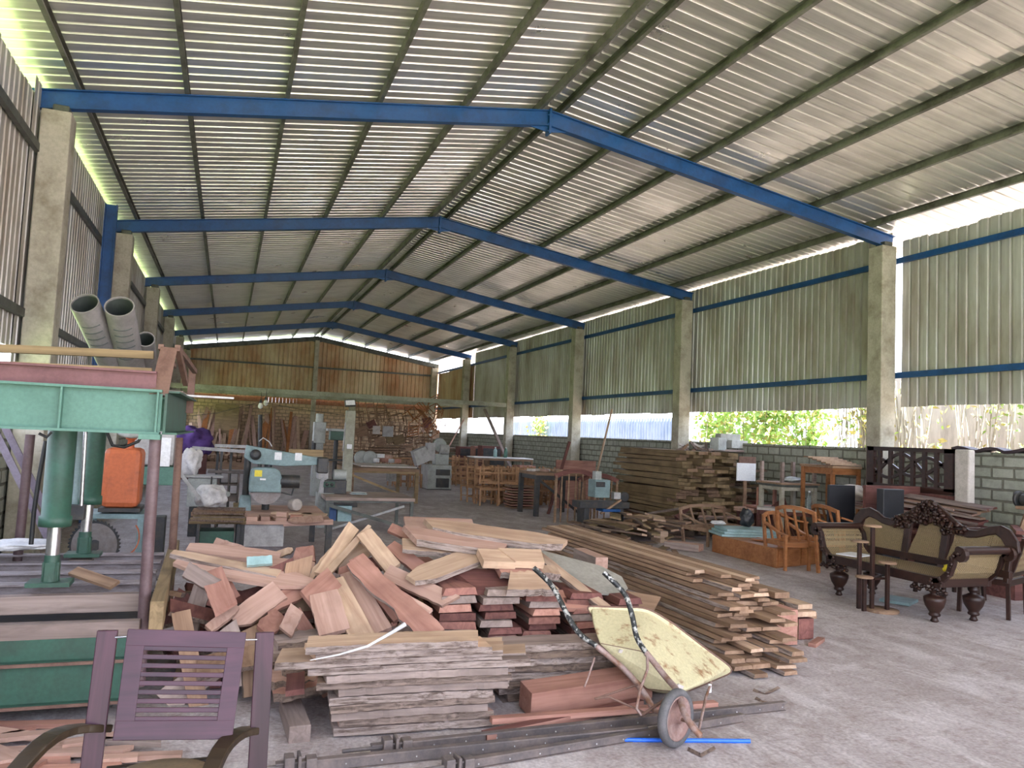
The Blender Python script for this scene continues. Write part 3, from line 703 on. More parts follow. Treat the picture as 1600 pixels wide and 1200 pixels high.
# ================================================================ the loose heap of offcuts, left of centre
HEAP = 'boards in the loose offcut heap'
rows = [
 ('long thin pale strip on top of the heap, its left end over the press rail', 'w_pale', (-0.250, 5.450, 0.750), (0.340, 5.200, 0.660), 0.094, (0.000, -0.350, 0.940), .03, dict(wane=.01, tip=(0.66, 1.00))),
 ('long tapering pale pink board just below the thin strip at the heap top', 'w_pink', (-0.210, 5.400, 0.710), (0.530, 5.100, 0.620), 0.196, (0.000, -0.350, 0.940), .025, dict(tip=(0.44, 0.38))),
 ('rounded pink board lying behind the thin strip at the heap top', 'w_pink', (-0.170, 5.700, 0.750), (0.370, 5.600, 0.700), 0.133, (0.000, -0.350, 0.940), .03, dict(tip=(0.66, 0.74))),
 ('small peaked pinkish offcut at the very back left of the heap', 'w_pink', (-0.020, 5.850, 0.770), (0.190, 5.800, 0.710), 0.054, (-0.100, -0.800, 0.600), .03, dict(tip=(0.94, 0.38))),
 ('short bluish grey offcut lying on the heap top', 'glassf', (0.180, 5.250, 0.730), (0.320, 5.250, 0.740), 0.055, (-0.100, -0.800, 0.600), .03, {}),
 ('pink board right of the bluish offcut, squared right end', 'w_pink', (0.320, 5.500, 0.670), (0.600, 5.450, 0.650), 0.143, (0.000, -0.350, 0.940), .03, dict(tip=(1.00, 0.81))),
 ('reddish square ended offcut standing at the heap crest', 'w_red', (0.500, 5.600, 0.710), (0.620, 5.550, 0.730), 0.112, (-0.100, -0.800, 0.600), .03, dict(cut=(.2, -.2))),
 ('small pale pointed offcut at the heap crest', 'w_pale', (0.380, 5.750, 0.690), (0.490, 5.750, 0.730), 0.048, (-0.100, -0.800, 0.600), .02, dict(tip=(1.00, 0.49))),
 ('slim pale curved board sloping up to the heap peak', 'w_pale', (0.550, 5.200, 0.600), (0.790, 5.550, 0.810), 0.055, (-0.100, -0.800, 0.600), .025, dict(tip=(0.66, 0.58), wane=.008, rag=.02)),
 ('wide pale board rising to the peak of the heap', 'w_pale', (0.650, 5.250, 0.650), (0.890, 5.650, 0.890), 0.088, (-0.100, -0.800, 0.600), .025, dict(cut=(0, .5))),
 ('narrow pale board crossing the heap peak, longest one up there', 'w_pale', (0.670, 5.200, 0.650), (0.990, 5.600, 0.900), 0.041, (-0.100, -0.800, 0.600), .025, dict(tip=(1.00, 0.58))),
 ('broad pale offcut with a rounded right end behind the heap peak', 'w_pale', (0.770, 5.500, 0.660), (0.990, 5.600, 0.750), 0.132, (-0.100, -0.800, 0.600), .025, dict(tip=(0.74, 0.66))),
 ('grey pink board at the left of the heap, overhanging the dark gap', 'w_grey', (-0.170, 5.150, 0.700), (-0.020, 5.050, 0.630), 0.088, (-0.100, -0.800, 0.600), .03, dict(cut=(-.3, .4))),
 ('reddish pink board sloping down below it, sawn end facing the chair', 'w_red', (-0.030, 5.150, 0.680), (0.060, 4.850, 0.540), 0.128, (-0.100, -0.800, 0.600), .03, dict(cut=(0, -.3))),
 ('large brownish pink board in the middle of the heap, tapering down left', 'w_pink', (0.130, 4.950, 0.430), (0.360, 5.050, 0.580), 0.136, (-0.100, -0.800, 0.600), .03, dict(tip=(0.38, 1.00))),
 ('reddish board with a split corner beside the brownish pink one', 'w_red', (0.300, 5.000, 0.500), (0.500, 5.100, 0.570), 0.101, (-0.100, -0.800, 0.600), .03, dict(cut=(.3, -.4))),
 ('squarish bright red brown offcut at the centre of the heap', 'w_red', (0.540, 4.950, 0.540), (0.700, 5.100, 0.640), 0.151, (-0.100, -0.800, 0.600), .03, dict(cut=(.3, .3))),
 ('small red offcut tucked under the heap centre, left of its twin', 'w_red', (0.270, 4.800, 0.410), (0.380, 4.900, 0.460), 0.112, (-0.100, -0.800, 0.600), .025, dict(tip=(0.66, 1.00))),
 ('small pinkish offcut with a pointed corner under the heap centre', 'w_pink', (0.400, 4.750, 0.410), (0.460, 4.850, 0.510), 0.086, (-0.100, -0.800, 0.600), .025, dict(cut=(.4, .4))),
 ('pale board edge slanting low in the heap beside the chair post', 'w_pink', (-0.020, 4.850, 0.420), (0.120, 4.950, 0.510), 0.060, (-0.100, -0.800, 0.600), .03, dict(tip=(0.87, 0.49))),
 ('wide pale pink board with bark end leaning low right of the heap centre', 'w_pink', (0.630, 4.950, 0.570), (0.670, 4.700, 0.410), 0.171, (-0.100, -0.800, 0.600), .03, dict(tip=(0.94, 1.00))),
 ('long olive tan board leaning down to the front stack', 'w_pale', (0.710, 5.100, 0.610), (0.840, 4.550, 0.360), 0.131, (-0.100, -0.800, 0.600), .028, dict()),
 ('pink board leaning between the olive tan board and the long red one', 'w_pink', (0.810, 5.150, 0.650), (0.940, 4.700, 0.410), 0.124, (-0.100, -0.800, 0.600), .028, dict(tip=(0.81, 1.00))),
 ('pink board with cracked face sloping down the right flank of the heap', 'w_red', (0.870, 5.200, 0.740), (1.080, 4.800, 0.470), 0.121, (-0.100, -0.800, 0.600), .028, dict(tip=(0.81, 0.94))),
 ('tan board with bark shadow sloping from the peak to the right', 'w_pale', (0.960, 5.500, 0.870), (1.100, 5.200, 0.690), 0.111, (-0.100, -0.800, 0.600), .03, dict(cut=(0, -.2))),
 ('longest red pink board on the right flank, ragged lower end', 'w_red', (0.840, 5.050, 0.740), (1.200, 4.450, 0.440), 0.131, (-0.100, -0.800, 0.600), .03, dict(rag=.03, tip=(0.66, 0.94))),
 ('slim pink board lying on the longest red pink board', 'w_pink', (0.980, 4.900, 0.630), (1.200, 4.600, 0.530), 0.058, (-0.100, -0.800, 0.600), .022, dict(tip=(0.49, 0.87))),
 ('lavender pink board with a clean slanted end on the right flank', 'w_pink', (1.040, 5.000, 0.690), (1.370, 4.750, 0.560), 0.103, (-0.100, -0.800, 0.600), .028, dict(cut=(0, .6))),
 ('dark red narrow board behind the lavender pink one', 'w_red', (1.150, 5.450, 0.790), (1.420, 5.100, 0.580), 0.094, (-0.100, -0.800, 0.600), .03, dict(tip=(0.74, 1.00))),
 ('pink board end peeping out at the top of the middle pile, far left', 'w_red', (1.160, 5.600, 0.900), (1.320, 5.500, 0.840), 0.068, (-0.100, -0.800, 0.600), .03, dict(tip=(1.00, 0.74))),
 ('pale pink board at the back of the middle pile top', 'w_pink', (1.350, 5.900, 0.900), (1.840, 5.850, 0.890), 0.176, (0.000, -0.350, 0.940), .03, {}),
 ('pale scaly offcut under the bark edged board', 'w_pale', (1.200, 5.300, 0.820), (1.540, 5.250, 0.800), 0.157, (0.000, -0.350, 0.940), .03, dict(rag=.02)),
 ('bark edged pink board across the top of the middle pile', 'w_pink', (1.260, 5.300, 0.890), (1.850, 5.150, 0.820), 0.192, (0.000, -0.350, 0.940), .045, dict(wane=.02, cut=(-.6, .3))),
 ('long tan board with flaking bark edge, highest of the middle pile', 'w_pale', (1.430, 5.400, 0.940), (2.290, 5.150, 0.850), 0.197, (0.000, -0.350, 0.940), .045, dict(wane=.02, tip=(0.66, 0.53), cut=(-.6, .5))),
 ('pale tan board with a pointed left end angled across the pile front', 'w_pale', (1.170, 4.850, 0.680), (1.690, 5.150, 0.780), 0.183, (0.000, -0.350, 0.940), .03, dict(tip=(0.49, 0.87), wane=.01)),
 ('short pale board left of the crack, at the right of the pile top', 'w_pale', (1.660, 5.000, 0.780), (1.840, 5.000, 0.770), 0.165, (0.000, -0.350, 0.940), .05, dict(cut=(0, -.4))),
 ('short pale board right of the crack, at the right of the pile top', 'w_pale', (1.850, 5.000, 0.780), (2.090, 5.000, 0.770), 0.167, (0.000, -0.350, 0.940), .05, dict(cut=(-.4, .2))),
 ('short orange ended block under the cracked pale boards', 'w_red', (1.780, 4.950, 0.700), (2.060, 4.950, 0.690), 0.110, (0.000, -0.350, 0.940), .045, dict(rag=.02)),
 ('thick pale offcut with ragged edge under the right of the pile top', 'w_pale', (1.800, 4.800, 0.650), (2.060, 4.800, 0.640), 0.203, (0.000, -0.350, 0.940), .05, dict(rag=.03, cut=(.4, -.3))),
 ('small pale offcut behind the barrow handle', 'w_pale', (2.120, 5.100, 0.670), (2.260, 5.100, 0.650), 0.115, (0.000, -0.350, 0.940), .05, dict(rag=.02)),
 ('long tan board leaning behind the barrow down to its tray', 'w_pale', (2.220, 5.300, 0.730), (2.500, 4.750, 0.460), 0.072, (-0.100, -0.800, 0.600), .035, dict(wane=.012)),
 ('flat red brown board spanning the top of the dark stacks', 'w_red', (1.980, 4.950, 0.510), (2.470, 4.950, 0.480), 0.213, (0.000, -0.350, 0.940), .03, dict(cut=(-.8, 0))),
 ('brown board lying behind the right barrow handle', 'w_brown', (2.420, 5.300, 0.500), (3.110, 5.200, 0.390), 0.195, (0.000, -0.350, 0.940), .03, dict(cut=(0, .6))),
 ('dark maroon wide board under the top of the middle pile', 'w_dark', (1.530, 4.950, 0.640), (1.840, 4.950, 0.620), 0.238, (0.000, -0.350, 0.940), .05, dict(cut=(-.5, 0))),
 ('dark end grain board left of the dark maroon one', 'w_dark', (1.310, 5.000, 0.630), (1.480, 5.000, 0.610), 0.171, (0.000, -0.350, 0.940), .05, {}),
]
for i, (lab, mat, a, b, W, n, T, k) in enumerate(rows):
    bark_ = 'bark' if k.get('wane', 0) > .005 or k.get('rag', 0) > .015 else mat
    a, b = V(a), V(b); ex = (b-a)*.05; a, b = a-ex, b+ex
    plank(a, b, W*1.06, T, n, lab, (mat, bark_), HEAP, seed=i+1, **k)
# boards buried in the heap, in darker wood to paint shade into its gaps
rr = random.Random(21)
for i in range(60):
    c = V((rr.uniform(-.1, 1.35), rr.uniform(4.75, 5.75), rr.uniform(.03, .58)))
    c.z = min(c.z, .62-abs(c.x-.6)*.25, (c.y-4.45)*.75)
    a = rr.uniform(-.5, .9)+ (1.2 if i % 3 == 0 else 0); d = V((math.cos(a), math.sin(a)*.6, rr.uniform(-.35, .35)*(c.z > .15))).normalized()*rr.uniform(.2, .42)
    plank(c-d, c+d, rr.uniform(.08, .17), .03, (rr.uniform(-.3, .3), -.5, 1), 'shade-darkened board half buried inside the loose offcut heap', (rr.choice(['w_brown', 'w_dark', 'w_dark', 'w_dark']), 'barkd'), 'buried boards of the offcut heap', seed=i+90)
for i in range(26):  # duller, darker woods mixed in to deepen the shade between boards
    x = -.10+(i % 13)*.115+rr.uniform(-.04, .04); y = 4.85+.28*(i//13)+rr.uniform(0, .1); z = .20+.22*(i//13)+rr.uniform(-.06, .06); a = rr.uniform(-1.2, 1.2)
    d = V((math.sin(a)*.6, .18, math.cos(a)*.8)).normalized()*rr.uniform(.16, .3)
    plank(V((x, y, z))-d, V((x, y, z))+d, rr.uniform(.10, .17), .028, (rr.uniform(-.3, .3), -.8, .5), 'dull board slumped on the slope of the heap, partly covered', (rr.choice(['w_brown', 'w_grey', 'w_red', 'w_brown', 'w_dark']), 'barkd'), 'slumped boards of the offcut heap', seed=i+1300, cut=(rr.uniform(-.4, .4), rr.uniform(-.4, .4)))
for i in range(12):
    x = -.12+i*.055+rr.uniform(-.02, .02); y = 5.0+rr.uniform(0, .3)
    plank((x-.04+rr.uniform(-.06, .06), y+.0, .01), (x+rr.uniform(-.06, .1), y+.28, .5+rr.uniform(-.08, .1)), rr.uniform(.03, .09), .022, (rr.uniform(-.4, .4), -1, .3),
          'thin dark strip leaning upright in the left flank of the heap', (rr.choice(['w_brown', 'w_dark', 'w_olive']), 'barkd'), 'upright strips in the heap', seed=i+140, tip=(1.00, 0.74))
# grey edged boards in layers under the heap, between the chair and the front stack
for i, (a, b, y, w_) in enumerate((((0.340, 4.750, 0.350), (0.860, 4.850, 0.370), 0, .2), ((0.310, 4.700, 0.310), (0.670, 4.700, 0.280), 0, .2), ((0.290, 4.600, 0.190), (0.660, 4.600, 0.180), 0, .2),
      ((0.330, 4.500, 0.140), (0.690, 4.500, 0.190), 0, .16), ((0.600, 4.800, 0.340), (1.170, 4.900, 0.350), 0, .2), ((0.380, 4.680, 0.230), (0.820, 4.680, 0.230), 0, .22))):
    plank(a, b, w_, .04, (0, -.1, 1), ['ragged grey plank edge poking out below the heap, highest', 'grey plank just below the highest ragged one', 'flat dull plank left of the front stack, lowest but one',
          'thin reddish plank resting on the grey block left of the front stack', 'short bark plank between heap and front stack', 'dusty plank with bark edge left of the front stack'][i], (['w_grey', 'w_grey', 'w_pink', 'w_red', 'w_grey', 'w_grey'][i], 'barkd'), HEAP, seed=i+60, rag=.03, wane=.02, tip=(0.87, 0.81), n=16)
# pale thin split stick
t_ = MB().tube([(0.470, 4.080, 0.430), (0.610, 4.080, 0.450), (0.760, 4.100, 0.480), (0.880, 4.080, 0.550), (0.940, 4.040, 0.600)], [.002, .005, .007, .009, .012], 6).build('stick', 'white')
tag(t_, 'thin whitish split stick curving over the front stack', 'stick')
# grey wooden block on the floor
o = wbar('wood_block', (0.450, 4.150, 0.040), (0.430, 4.610, 0.050), .11, .09, 'w_grey', None, (0, 0, 1), .006); tag(o, 'dusty grey wooden block on the floor left of the front stack', 'block')

# ================================================================ front stack of bark edged boards
FS = 'boards of the front stack'
rr = random.Random(5)
lay_ = [(1005, 480, 748, .26, 'w_pale'), (1027, 485, 762, .26, 'w_pale'), (1045, 440, 770, .3, 'w_pale'), (1056, 482, 830, .3, 'w_grey'), (1072, 505, 800, .3, 'w_grey'),
        (1086, 500, 790, .3, 'w_pale'), (1098, 520, 800, .28, 'w_grey'), (1108, 522, 775, .28, 'w_grey'), (1118, 518, 775, .28, 'w_grey'), (1127, 522, 770, .28, 'w_grey'), (1136, 530, 765, .26, 'w_pink')]
Z0 = [ .455, .418, .382, .345, .308, .27, .232, .192, .152, .112, .072, .03]
X0 = (0.480, 4.120, 0.380)[0]
def pxx(p): return 0.49000 + (p-485)*0.00350
for i, (yy, xa, xb, w_, mat) in enumerate(lay_):
    z = Z0[i]; yc = 4.13+w_/2+rr.uniform(-.012, .012); th = .033
    plank((pxx(xa), yc+.02, z), (pxx(xb), yc-.02, z+rr.uniform(-.004, .004)), w_, th, (0, 0, 1),
          'bark edged board in the front stack, '+ORD[i], (mat, 'w_grey' if i in (4, 6, 9) else ('bark' if i < 4 or i == 7 else 'barkm')), FS, seed=i+200, wane=.02, rag=.014, n=24, cut=(rr.uniform(-.2, .2), rr.uniform(-.3, .3)), bow=.004)
plank((pxx(524), 4.3, .03), (pxx(770), 4.27, .03), .3, .035, (0, 0, 1), 'bark edged board lying on the floor at the bottom of the front stack', ('w_grey', 'bark'), FS, seed=230, wane=.02, rag=.02, n=20)
for i, (xa, xb, z, y) in enumerate(((750, 790, .40, 4.22), (760, 800, .39, 4.34), (785, 838, .355, 4.3), (790, 815, .30, 4.25), (780, 803, .23, 4.22))):
    plank((pxx(xa-60), y+.02, z-.004), (pxx(xb), y, z), .2, .028, (0, 0, 1), 'pale board end sticking out right of the front stack, '+ORD[i], ('w_pale', 'bark'), FS, seed=240+i, wane=.01, cut=(0, .3))
# darker stack just right of it
DS = 'boards of the low dark stack'
for i in range(9):
    z = 0.32000 - i*.042; xa = 1.55000+rr.uniform(-.02, .06)*(i > 0)+(.12 if i in (2, 3) else 0); xb = 2.53000+rr.uniform(-.04, .06)
    if i > 5: xa += .1
    plank((xa, 4.60+rr.uniform(-.01, .01), z), (xb, 4.55+rr.uniform(-.01, .01), z), .26, .036, (0, 0, 1), 'grey barked board in the low stack under the barrow handles, '+ORD[i], ('w_grey', ['bark', 'barkd', 'bark', 'barkd'][i % 4]), DS, seed=i+260, wane=.03, rag=.025, n=20, cut=(-.6 if i == 0 else 0, 0))
a, b = (1.720, 4.150, 0.110), (2.440, 4.200, 0.100)
o = plank((a[0], 4.25, a[2]-.02), (b[0]+.1, 4.30, a[2]+.02), .16, .15, (0, -.15, 1), 'thick salmon red squared beam in front of the low dark stack', ('w_red', 'w_red'), seed=301, cat='beam', name='beam')
plank((a[0]+.02, 4.28, .05), (b[0], 4.33, .05), .16, .09, (0, 0, 1), 'dark squared beam under the thick salmon red one', ('w_dark', 'w_dark'), seed=302, cat='beam', name='beam')
a, b = (1.450, 4.070, 0.060), (2.860, 4.020, 0.060)
plank(a, b, .05, .03, (0, 0, 1), 'long slim orange red batten on the floor before the salmon beam', ('w_red', 'w_red'), seed=303, cat='batten', name='batten')
a, b = (1.370, 3.940, 0.030), (2.430, 4.170, 0.050)
plank(a, b, .06, .04, (0, 0, 1), 'dark batten with an orange tip lying behind the clamp bars', ('w_dark', 'w_red'), seed=304, cat='batten', name='batten')

# ================================================================ dark red board ends stacked in columns behind
cols_ = [(708, 928, 1004, .24, 4.78, 'first'), (783, 925, 1000, .24, 4.74, 'second'), (849, 945, 996, .22, 4.78, 'third'), (915, 945, 996, .22, 4.85, 'fourth'), (978, 952, 1000, .2, 4.95, 'fifth')]
tx = [1.42000, 1.73000, 2.04000, 2.38000, 2.74000]
for ci, (cx, y0, y1, w_, yy, nm) in enumerate(cols_):
    n_ = [12, 13, 12, 12, 10][ci]; ztop = [.64, .62, .575, .56, .50][ci]
    for i in range(n_):
        th = ztop/n_; z = ztop-th*(i+.5); x = tx[ci]+rr.uniform(-.02, .02)
        mat = rr.choice(['w_dark', 'w_dark', 'w_mid', 'w_mid', 'w_grey']) if ci < 4 else 'w_dark'
        if ci in (0, 2) and i == 2: mat = 'w_red'
        yf_ = yy+rr.uniform(-.03, .04)
        plank((x+rr.uniform(-.02, .02), yf_, z), (x+rr.uniform(-.04, .04)+.03, yf_+1.15, z+.01), w_*rr.uniform(.9, 1.08), th*.86, (0, 0, 1),
              'dark red board seen end on, %s column from the left, %s' % (nm, ORD[i]), (mat, 'barkd' if rr.random() < .4 else mat), 'end-on dark red boards', seed=310+ci*20+i, wane=rr.uniform(0, .03), cut=(rr.uniform(-.2, .2), 0))
# grey sheet with a round end behind the barrow
pts = [(x/100, y/100) for x, y in ((-40, -22), (20, -24), (38, -16), (44, 0), (38, 16), (20, 24), (-40, 20))]
o = MB().prism(pts, .012).build('sheet', 'sheetg'); orient(o, (2.330, 5.500, 0.650), (2.690, 5.300, 0.560), (0, -.3, .95)); tag(o, 'grey sheet with a rounded end lying behind the barrow handles', 'sheet')

# ================================================================ long stack of brown boards running away, right of the barrow
LG = 'boards of the long brown stack'
rr = random.Random(12)
nl = 17
for i in range(nl):
    u = i/(nl-1)   # 0 top
    z = .575-.0333*i-.018; yn = 5.25-.62*u; yfar = 8.55-.1*u
    xl_ = 3.70-.30*u; xr_ = 4.12-.2*u+(.12 if i in (5, 6, 8) else 0)
    k = 3 if i % 2 else 4; xs = [xl_+(xr_-xl_)*j/k for j in range(k+1)]
    for j in range(k):
        w_ = (xs[j+1]-xs[j])*.97; xc = (xs[j]+xs[j+1])/2; y_ = yn+rr.uniform(-.12, .13)*(1 if u < .3 else 1.3)-(.1 if j == k-1 and i > 3 else 0)
        sh = (yfar-y_)*-.02
        if i < 3 and j == 0: y_ += .3
        place = ['left side', 'middle left', 'middle right', 'right side'] if k == 4 else ['left side', 'middle', 'right side']
        plank((xc, y_, z), (xc+sh, yfar+rr.uniform(-.25, .15), z+.0), w_, .027+rr.uniform(-.004, .004), (rr.uniform(-.02, .02), 0, 1),
              'brown board of the long stack, layer %s, %s' % (ORD[i], place[j]), ('w_pale' if rr.random() < .12 else 'w_brown', 'w_brown' if rr.random() < .7 else 'bark'), LG, seed=500+i*5+j, wane=.01, rag=.012, cut=(rr.uniform(-.15, .15), 0), n=12)
# heavier red ended timbers on its right side
for i, (px_0, py_0, w_, h_, lab) in enumerate(((1222, 930, .13, .05, 'upper dark squared timber beside the long stack'), (1236, 948, .14, .055, 'second squared timber beside the long stack'), (1270, 960, .12, .05, 'squared timber end at the far right of the long stack'))):
    c = [(4.640, 5.600, 0.330), (4.690, 5.550, 0.240), (4.950, 5.600, 0.140)][i]
    plank(c, (c[0]-.05, 7.6, c[2]), w_*1.2, h_, (0, 0, 1), lab, ('w_brown', 'w_brown'), seed=600+i, cat='timber', name='timber')
c = (4.370, 5.240, 0.000)
plank((c[0]+.03, c[1], .15), (c[0]+.06, c[1]+1.6, .15), .2, .28, (0, 0, 1), 'big reddish brown squared post end standing right of the long stack', ('w_red', 'w_brown'), seed=604, cat='timber', name='timber')
c = (4.700, 5.340, 0.000)
plank((c[0]+.02, c[1]+.05, .09), (c[0]+.0, c[1]+1.2, .09), .16, .17, (0, 0, 1), 'smaller dark squared post end next to the big reddish one', ('w_dark', 'w_brown'), seed=605, cat='timber', name='timber')
plank((c[0]+.0, c[1]+.02, .22), (c[0]-.03, c[1]+1.2, .22), .22, .04, (0, 0, 1), 'ragged pale board on the small dark post end', ('w_pale', 'bark'), seed=606, rag=.03)
plank((c[0]+.02, c[1]+.07, .27), (c[0]-.03, c[1]+1.2, .27), .18, .04, (0, 0, 1), 'twisted pale board, last at the right end of the long stack', ('w_pale', 'bark'), seed=607, rag=.03)
plank((c[0]+.14, c[1]+.0, .015), (c[0]-.1, c[1]-.16, .015), .06, .03, (0, 0, 1), 'short red batten on the floor at the right end of the long stack', ('w_red', 'w_red'), seed=608, cat='batten', name='batten')
plank((3.230, 6.300, 0.510), (3.240, 6.800, 0.520), .12, .1, (0, 0, 1), 'thick grey pink beam end behind the long stack', ('w_pink', 'w_grey'), seed=609, cat='beam', name='beam')
# curls of bark on the floor
for i, (a, b, c_) in enumerate((((3.370, 4.330, 0.010), (3.410, 4.260, 0.000), (3.560, 4.310, 0.020)), ((3.280, 4.190, 0.010), (3.290, 4.140, 0.000), (3.320, 4.100, 0.000)), ((2.380, 3.580, 0.010), (2.400, 3.490, 0.010), (2.470, 3.470, 0.050)))):
    o = MB().strip([a, b, c_], .02, .004, (0, 1, .4)).build('bark_strip', 'barkd'); tag(o, ['curled dark bark strip on the floor right of the barrow', 'small straight bark sliver beside the curled one', 'thin curved strip on the floor by the barrow wheel'][i], 'bark strip')

# ================================================================ clamp bars on the floor
def clamp(a, b, h, lab, heads):
    a, b = V(a), V(b); t = thing('bar_clamp', lab, 'clamp', a); d = b-a; x = d.normalized()
    mb = MB(); ibeam(mb, (0, 0, h/2), d+V((0, 0, h/2)), h, .035, .008)
    mb.build('bar', 'clampm', t)
    for k in range(int(d.length/.17)):
        p = x*(.15+k*.17); nn = V((x.y, -x.x, 0)).normalized()
        MB().tube([p+V((0, 0, h*.55))+nn*.0185, p+V((0, 0, h*.55))+nn*.021], .004, 6).build('pin_hole', 'lightgrey', t)
    for u in heads:
        p = x*u; q = MB(); an = math.atan2(x.y, x.x)
        q.box(p+V((0, 0, h*.9)), (.045, .07, h*1.3), (0, 0, an)); q.box(p+x*.045+V((0, 0, h*.8)), (.015, .08, h*1.7), (0, 0, an)); q.box(p+x*.1+V((0, 0, h*.75)), (.05, .06, h*1.1), (0, 0, an))
        q.build('jaw', 'clampm', t, .004)
    MB().tube([x*(heads[0]-.22)+V((0, 0, h*.7)), x*heads[0]+V((0, 0, h*.7))], .01, 8).build('screw', 'clampm', t)
clamp((0.770, 3.910, 0.000), (3.330, 3.980, 0.000), .05, 'long dark bar clamp on the floor, rearmost, jaw before the front stack', (.08,))
clamp((0.310, 3.790, 0.000), (2.260, 3.800, 0.000), .055, 'dark bar clamp crossing in front, jaw at the bottom near the chair', (.06,))
clamp((1.090, 3.630, 0.000), (2.940, 3.870, 0.000), .045, 'dark perforated bar clamp, frontmost on the floor', (.0,))

# ================================================================ blue pipe
o = MB().tube([(2.100, 3.770, 0.010), (2.780, 3.590, 0.010)], .011, 14, hollow=.002).build('pipe', 'bluepipe'); tag(o, 'bright blue plastic pipe on the floor behind the barrow wheel', 'pipe')

# ================================================================ wheelbarrow standing on its nose
def barrow():
    O = V((2.330, 3.600, 0.000)); t = thing('wheelbarrow', 'pale yellow rusty wheelbarrow tipped up on its wheel, handles leaning on the boards', 'wheelbarrow', O)
    def P(p): return V(p)-O
    def sm(pts, n=20):
        out = []
        for i in range(n+1):
            u = i/n*(len(pts)-1); k = min(int(u), len(pts)-2); f = u-k
            p0, p1, p2, p3 = pts[max(k-1, 0)], pts[k], pts[k+1], pts[min(k+2, len(pts)-1)]
            out.append(.5*((2*p1)+(-p0+p2)*f+(2*p0-5*p1+4*p2-p3)*f*f+(-p0+3*p1-3*p2+p3)*f**3))
        return out
    Lh = [P(x) for x in ((1.880, 4.600, 0.780), (1.970, 4.500, 0.680), (2.020, 4.380, 0.540), (2.070, 4.300, 0.440), (2.150, 4.220, 0.380))]
    Rh = [P(x) for x in ((2.220, 4.300, 0.800), (2.320, 4.220, 0.690), (2.340, 4.150, 0.580), (2.340, 4.080, 0.460), (2.360, 4.000, 0.390))]
    Lr = [P(x) for x in ((2.150, 4.220, 0.380), (2.290, 4.100, 0.260), (2.350, 3.980, 0.160), (2.360, 3.900, 0.100))]
    Rr = [P(x) for x in ((2.360, 4.000, 0.390), (2.410, 3.860, 0.290), (2.390, 3.700, 0.260), (2.330, 3.560, 0.220), (2.330, 3.480, 0.170), (2.360, 3.440, 0.130))]
    for h in (Lh, Rh): MB().tube(sm(h), .0165, 12).build('handle', 'flecked', t)['label'] = 'black grip tube with pale flecks'
    for h in (Lr, Rr): MB().tube(sm(h), .0175, 12).build('rail', 'rustw', t)
    # tray: bottom panel between the rails, flared sides
    off = V((.02, .06, .02))
    B = [P(x) for x in ((2.200, 4.280, 0.380), (2.390, 4.100, 0.370), (2.540, 3.900, 0.190), (2.420, 4.080, 0.160))]
    Rm = [P(x) for x in ((2.240, 4.550, 0.530), (2.660, 4.500, 0.500), (3.160, 4.280, 0.170), (2.810, 4.500, -0.040))]
    n = 10; vs = []; fs = []
    def per(C, rad):   # rounded quad loop
        out = []
        for i in range(4):
            a, b, c = C[i-1], C[i], C[(i+1) % 4]
            p, q = b+(a-b)*rad, b+(c-b)*rad
            for k in range(5):
                u = k/4; out.append(p*(1-u)**2+b*2*u*(1-u)+q*u*u)
            for k in range(1, 5): out.append(q.lerp(c+(b-c)*rad, k/5))
        return out
    lo, hi = per(B, .05), per(Rm, .13); m = len(lo)
    cen = sum(B, V())/4; rings = []
    for k in range(7):
        u = k/6; bul = math.sin(u*math.pi)*.012
        rings.append([a.lerp(b, u)+(a.lerp(b, u)-cen.lerp(sum(Rm, V())/4, u)).normalized()*bul for a, b in zip(lo, hi)])
    rings.append([b+(b-sum(Rm, V())/4).normalized()*.03 for b in hi])
    inner = [[cen+(p-cen)*s_ for p in lo] for s_ in (.05, .4, .75)]
    allr = inner+rings; vs = [v for q in allr for v in q]
    fs = [(i*m+j, i*m+(j+1) % m, (i+1)*m+(j+1) % m, (i+1)*m+j) for i in range(len(allr)-1) for j in range(m)]+[tuple(range(m))]
    mb = MB().add(vs, fs, 0, False); o = mb.build('tray', 'yellow', t); s_ = o.modifiers.new('s', 'SOLIDIFY'); s_.thickness = .003
    MB().tube(lo+[lo[0]], .0035, 6).build('crease_shade', 'rustp', t)  # dark line stands in for shading along the tray's creases
    rim = [b+(b-sum(Rm, V())/4).normalized()*.03 for b in hi]; MB().tube(rim+[rim[0]], .006, 8).build('rim', 'rustp', t)
    mb = MB()
    for j in range(4):
        a, b = B[j], B[(j+1) % 4]
    mb.box(B[2]+V((-.02, -.01, .03)), (.05, .01, .03), (.2, .4, .3)); mb.box(B[0].lerp(B[1], .5)+V((.0, -.012, -.02)), (.04, .006, .02), (.3, .2, .2)); mb.build('patch', 'gunny', t)
    # wheel
    ax = V((.42, -.9, .03)).normalized(); r_ = .15; c = P((2.340, 3.640, 0.120)); c.z = r_+.001
    MB().lathe([(r_-.035, -.022), (r_-.012, -.024), (r_-.002, -.012), (r_, 0), (r_-.002, .012), (r_-.012, .024), (r_-.035, .022), (r_-.04, 0), (r_-.035, -.022)], c, ax, 40).build('tyre', 'rubber', t)
    w_ = MB().lathe([(.02, -.03), (.03, -.012), (r_-.06, -.006), (r_-.045, -.02), (r_-.036, -.021), (r_-.036, .021), (r_-.045, .02), (r_-.06, .006), (.03, .012), (.022, .035)], c, ax, 36).build('wheel_disc', 'hub', t)
    MB().tube([c-ax*.07, c+ax*.10], .009, 10).build('axle', 'rustp', w_)
    MB().tube([Rr[-1], c+ax*.10], .012, 8).build('fork', 'rustw', t); MB().tube([Lr[-1], c-ax*.07], .012, 8).build('fork', 'rustw', t)
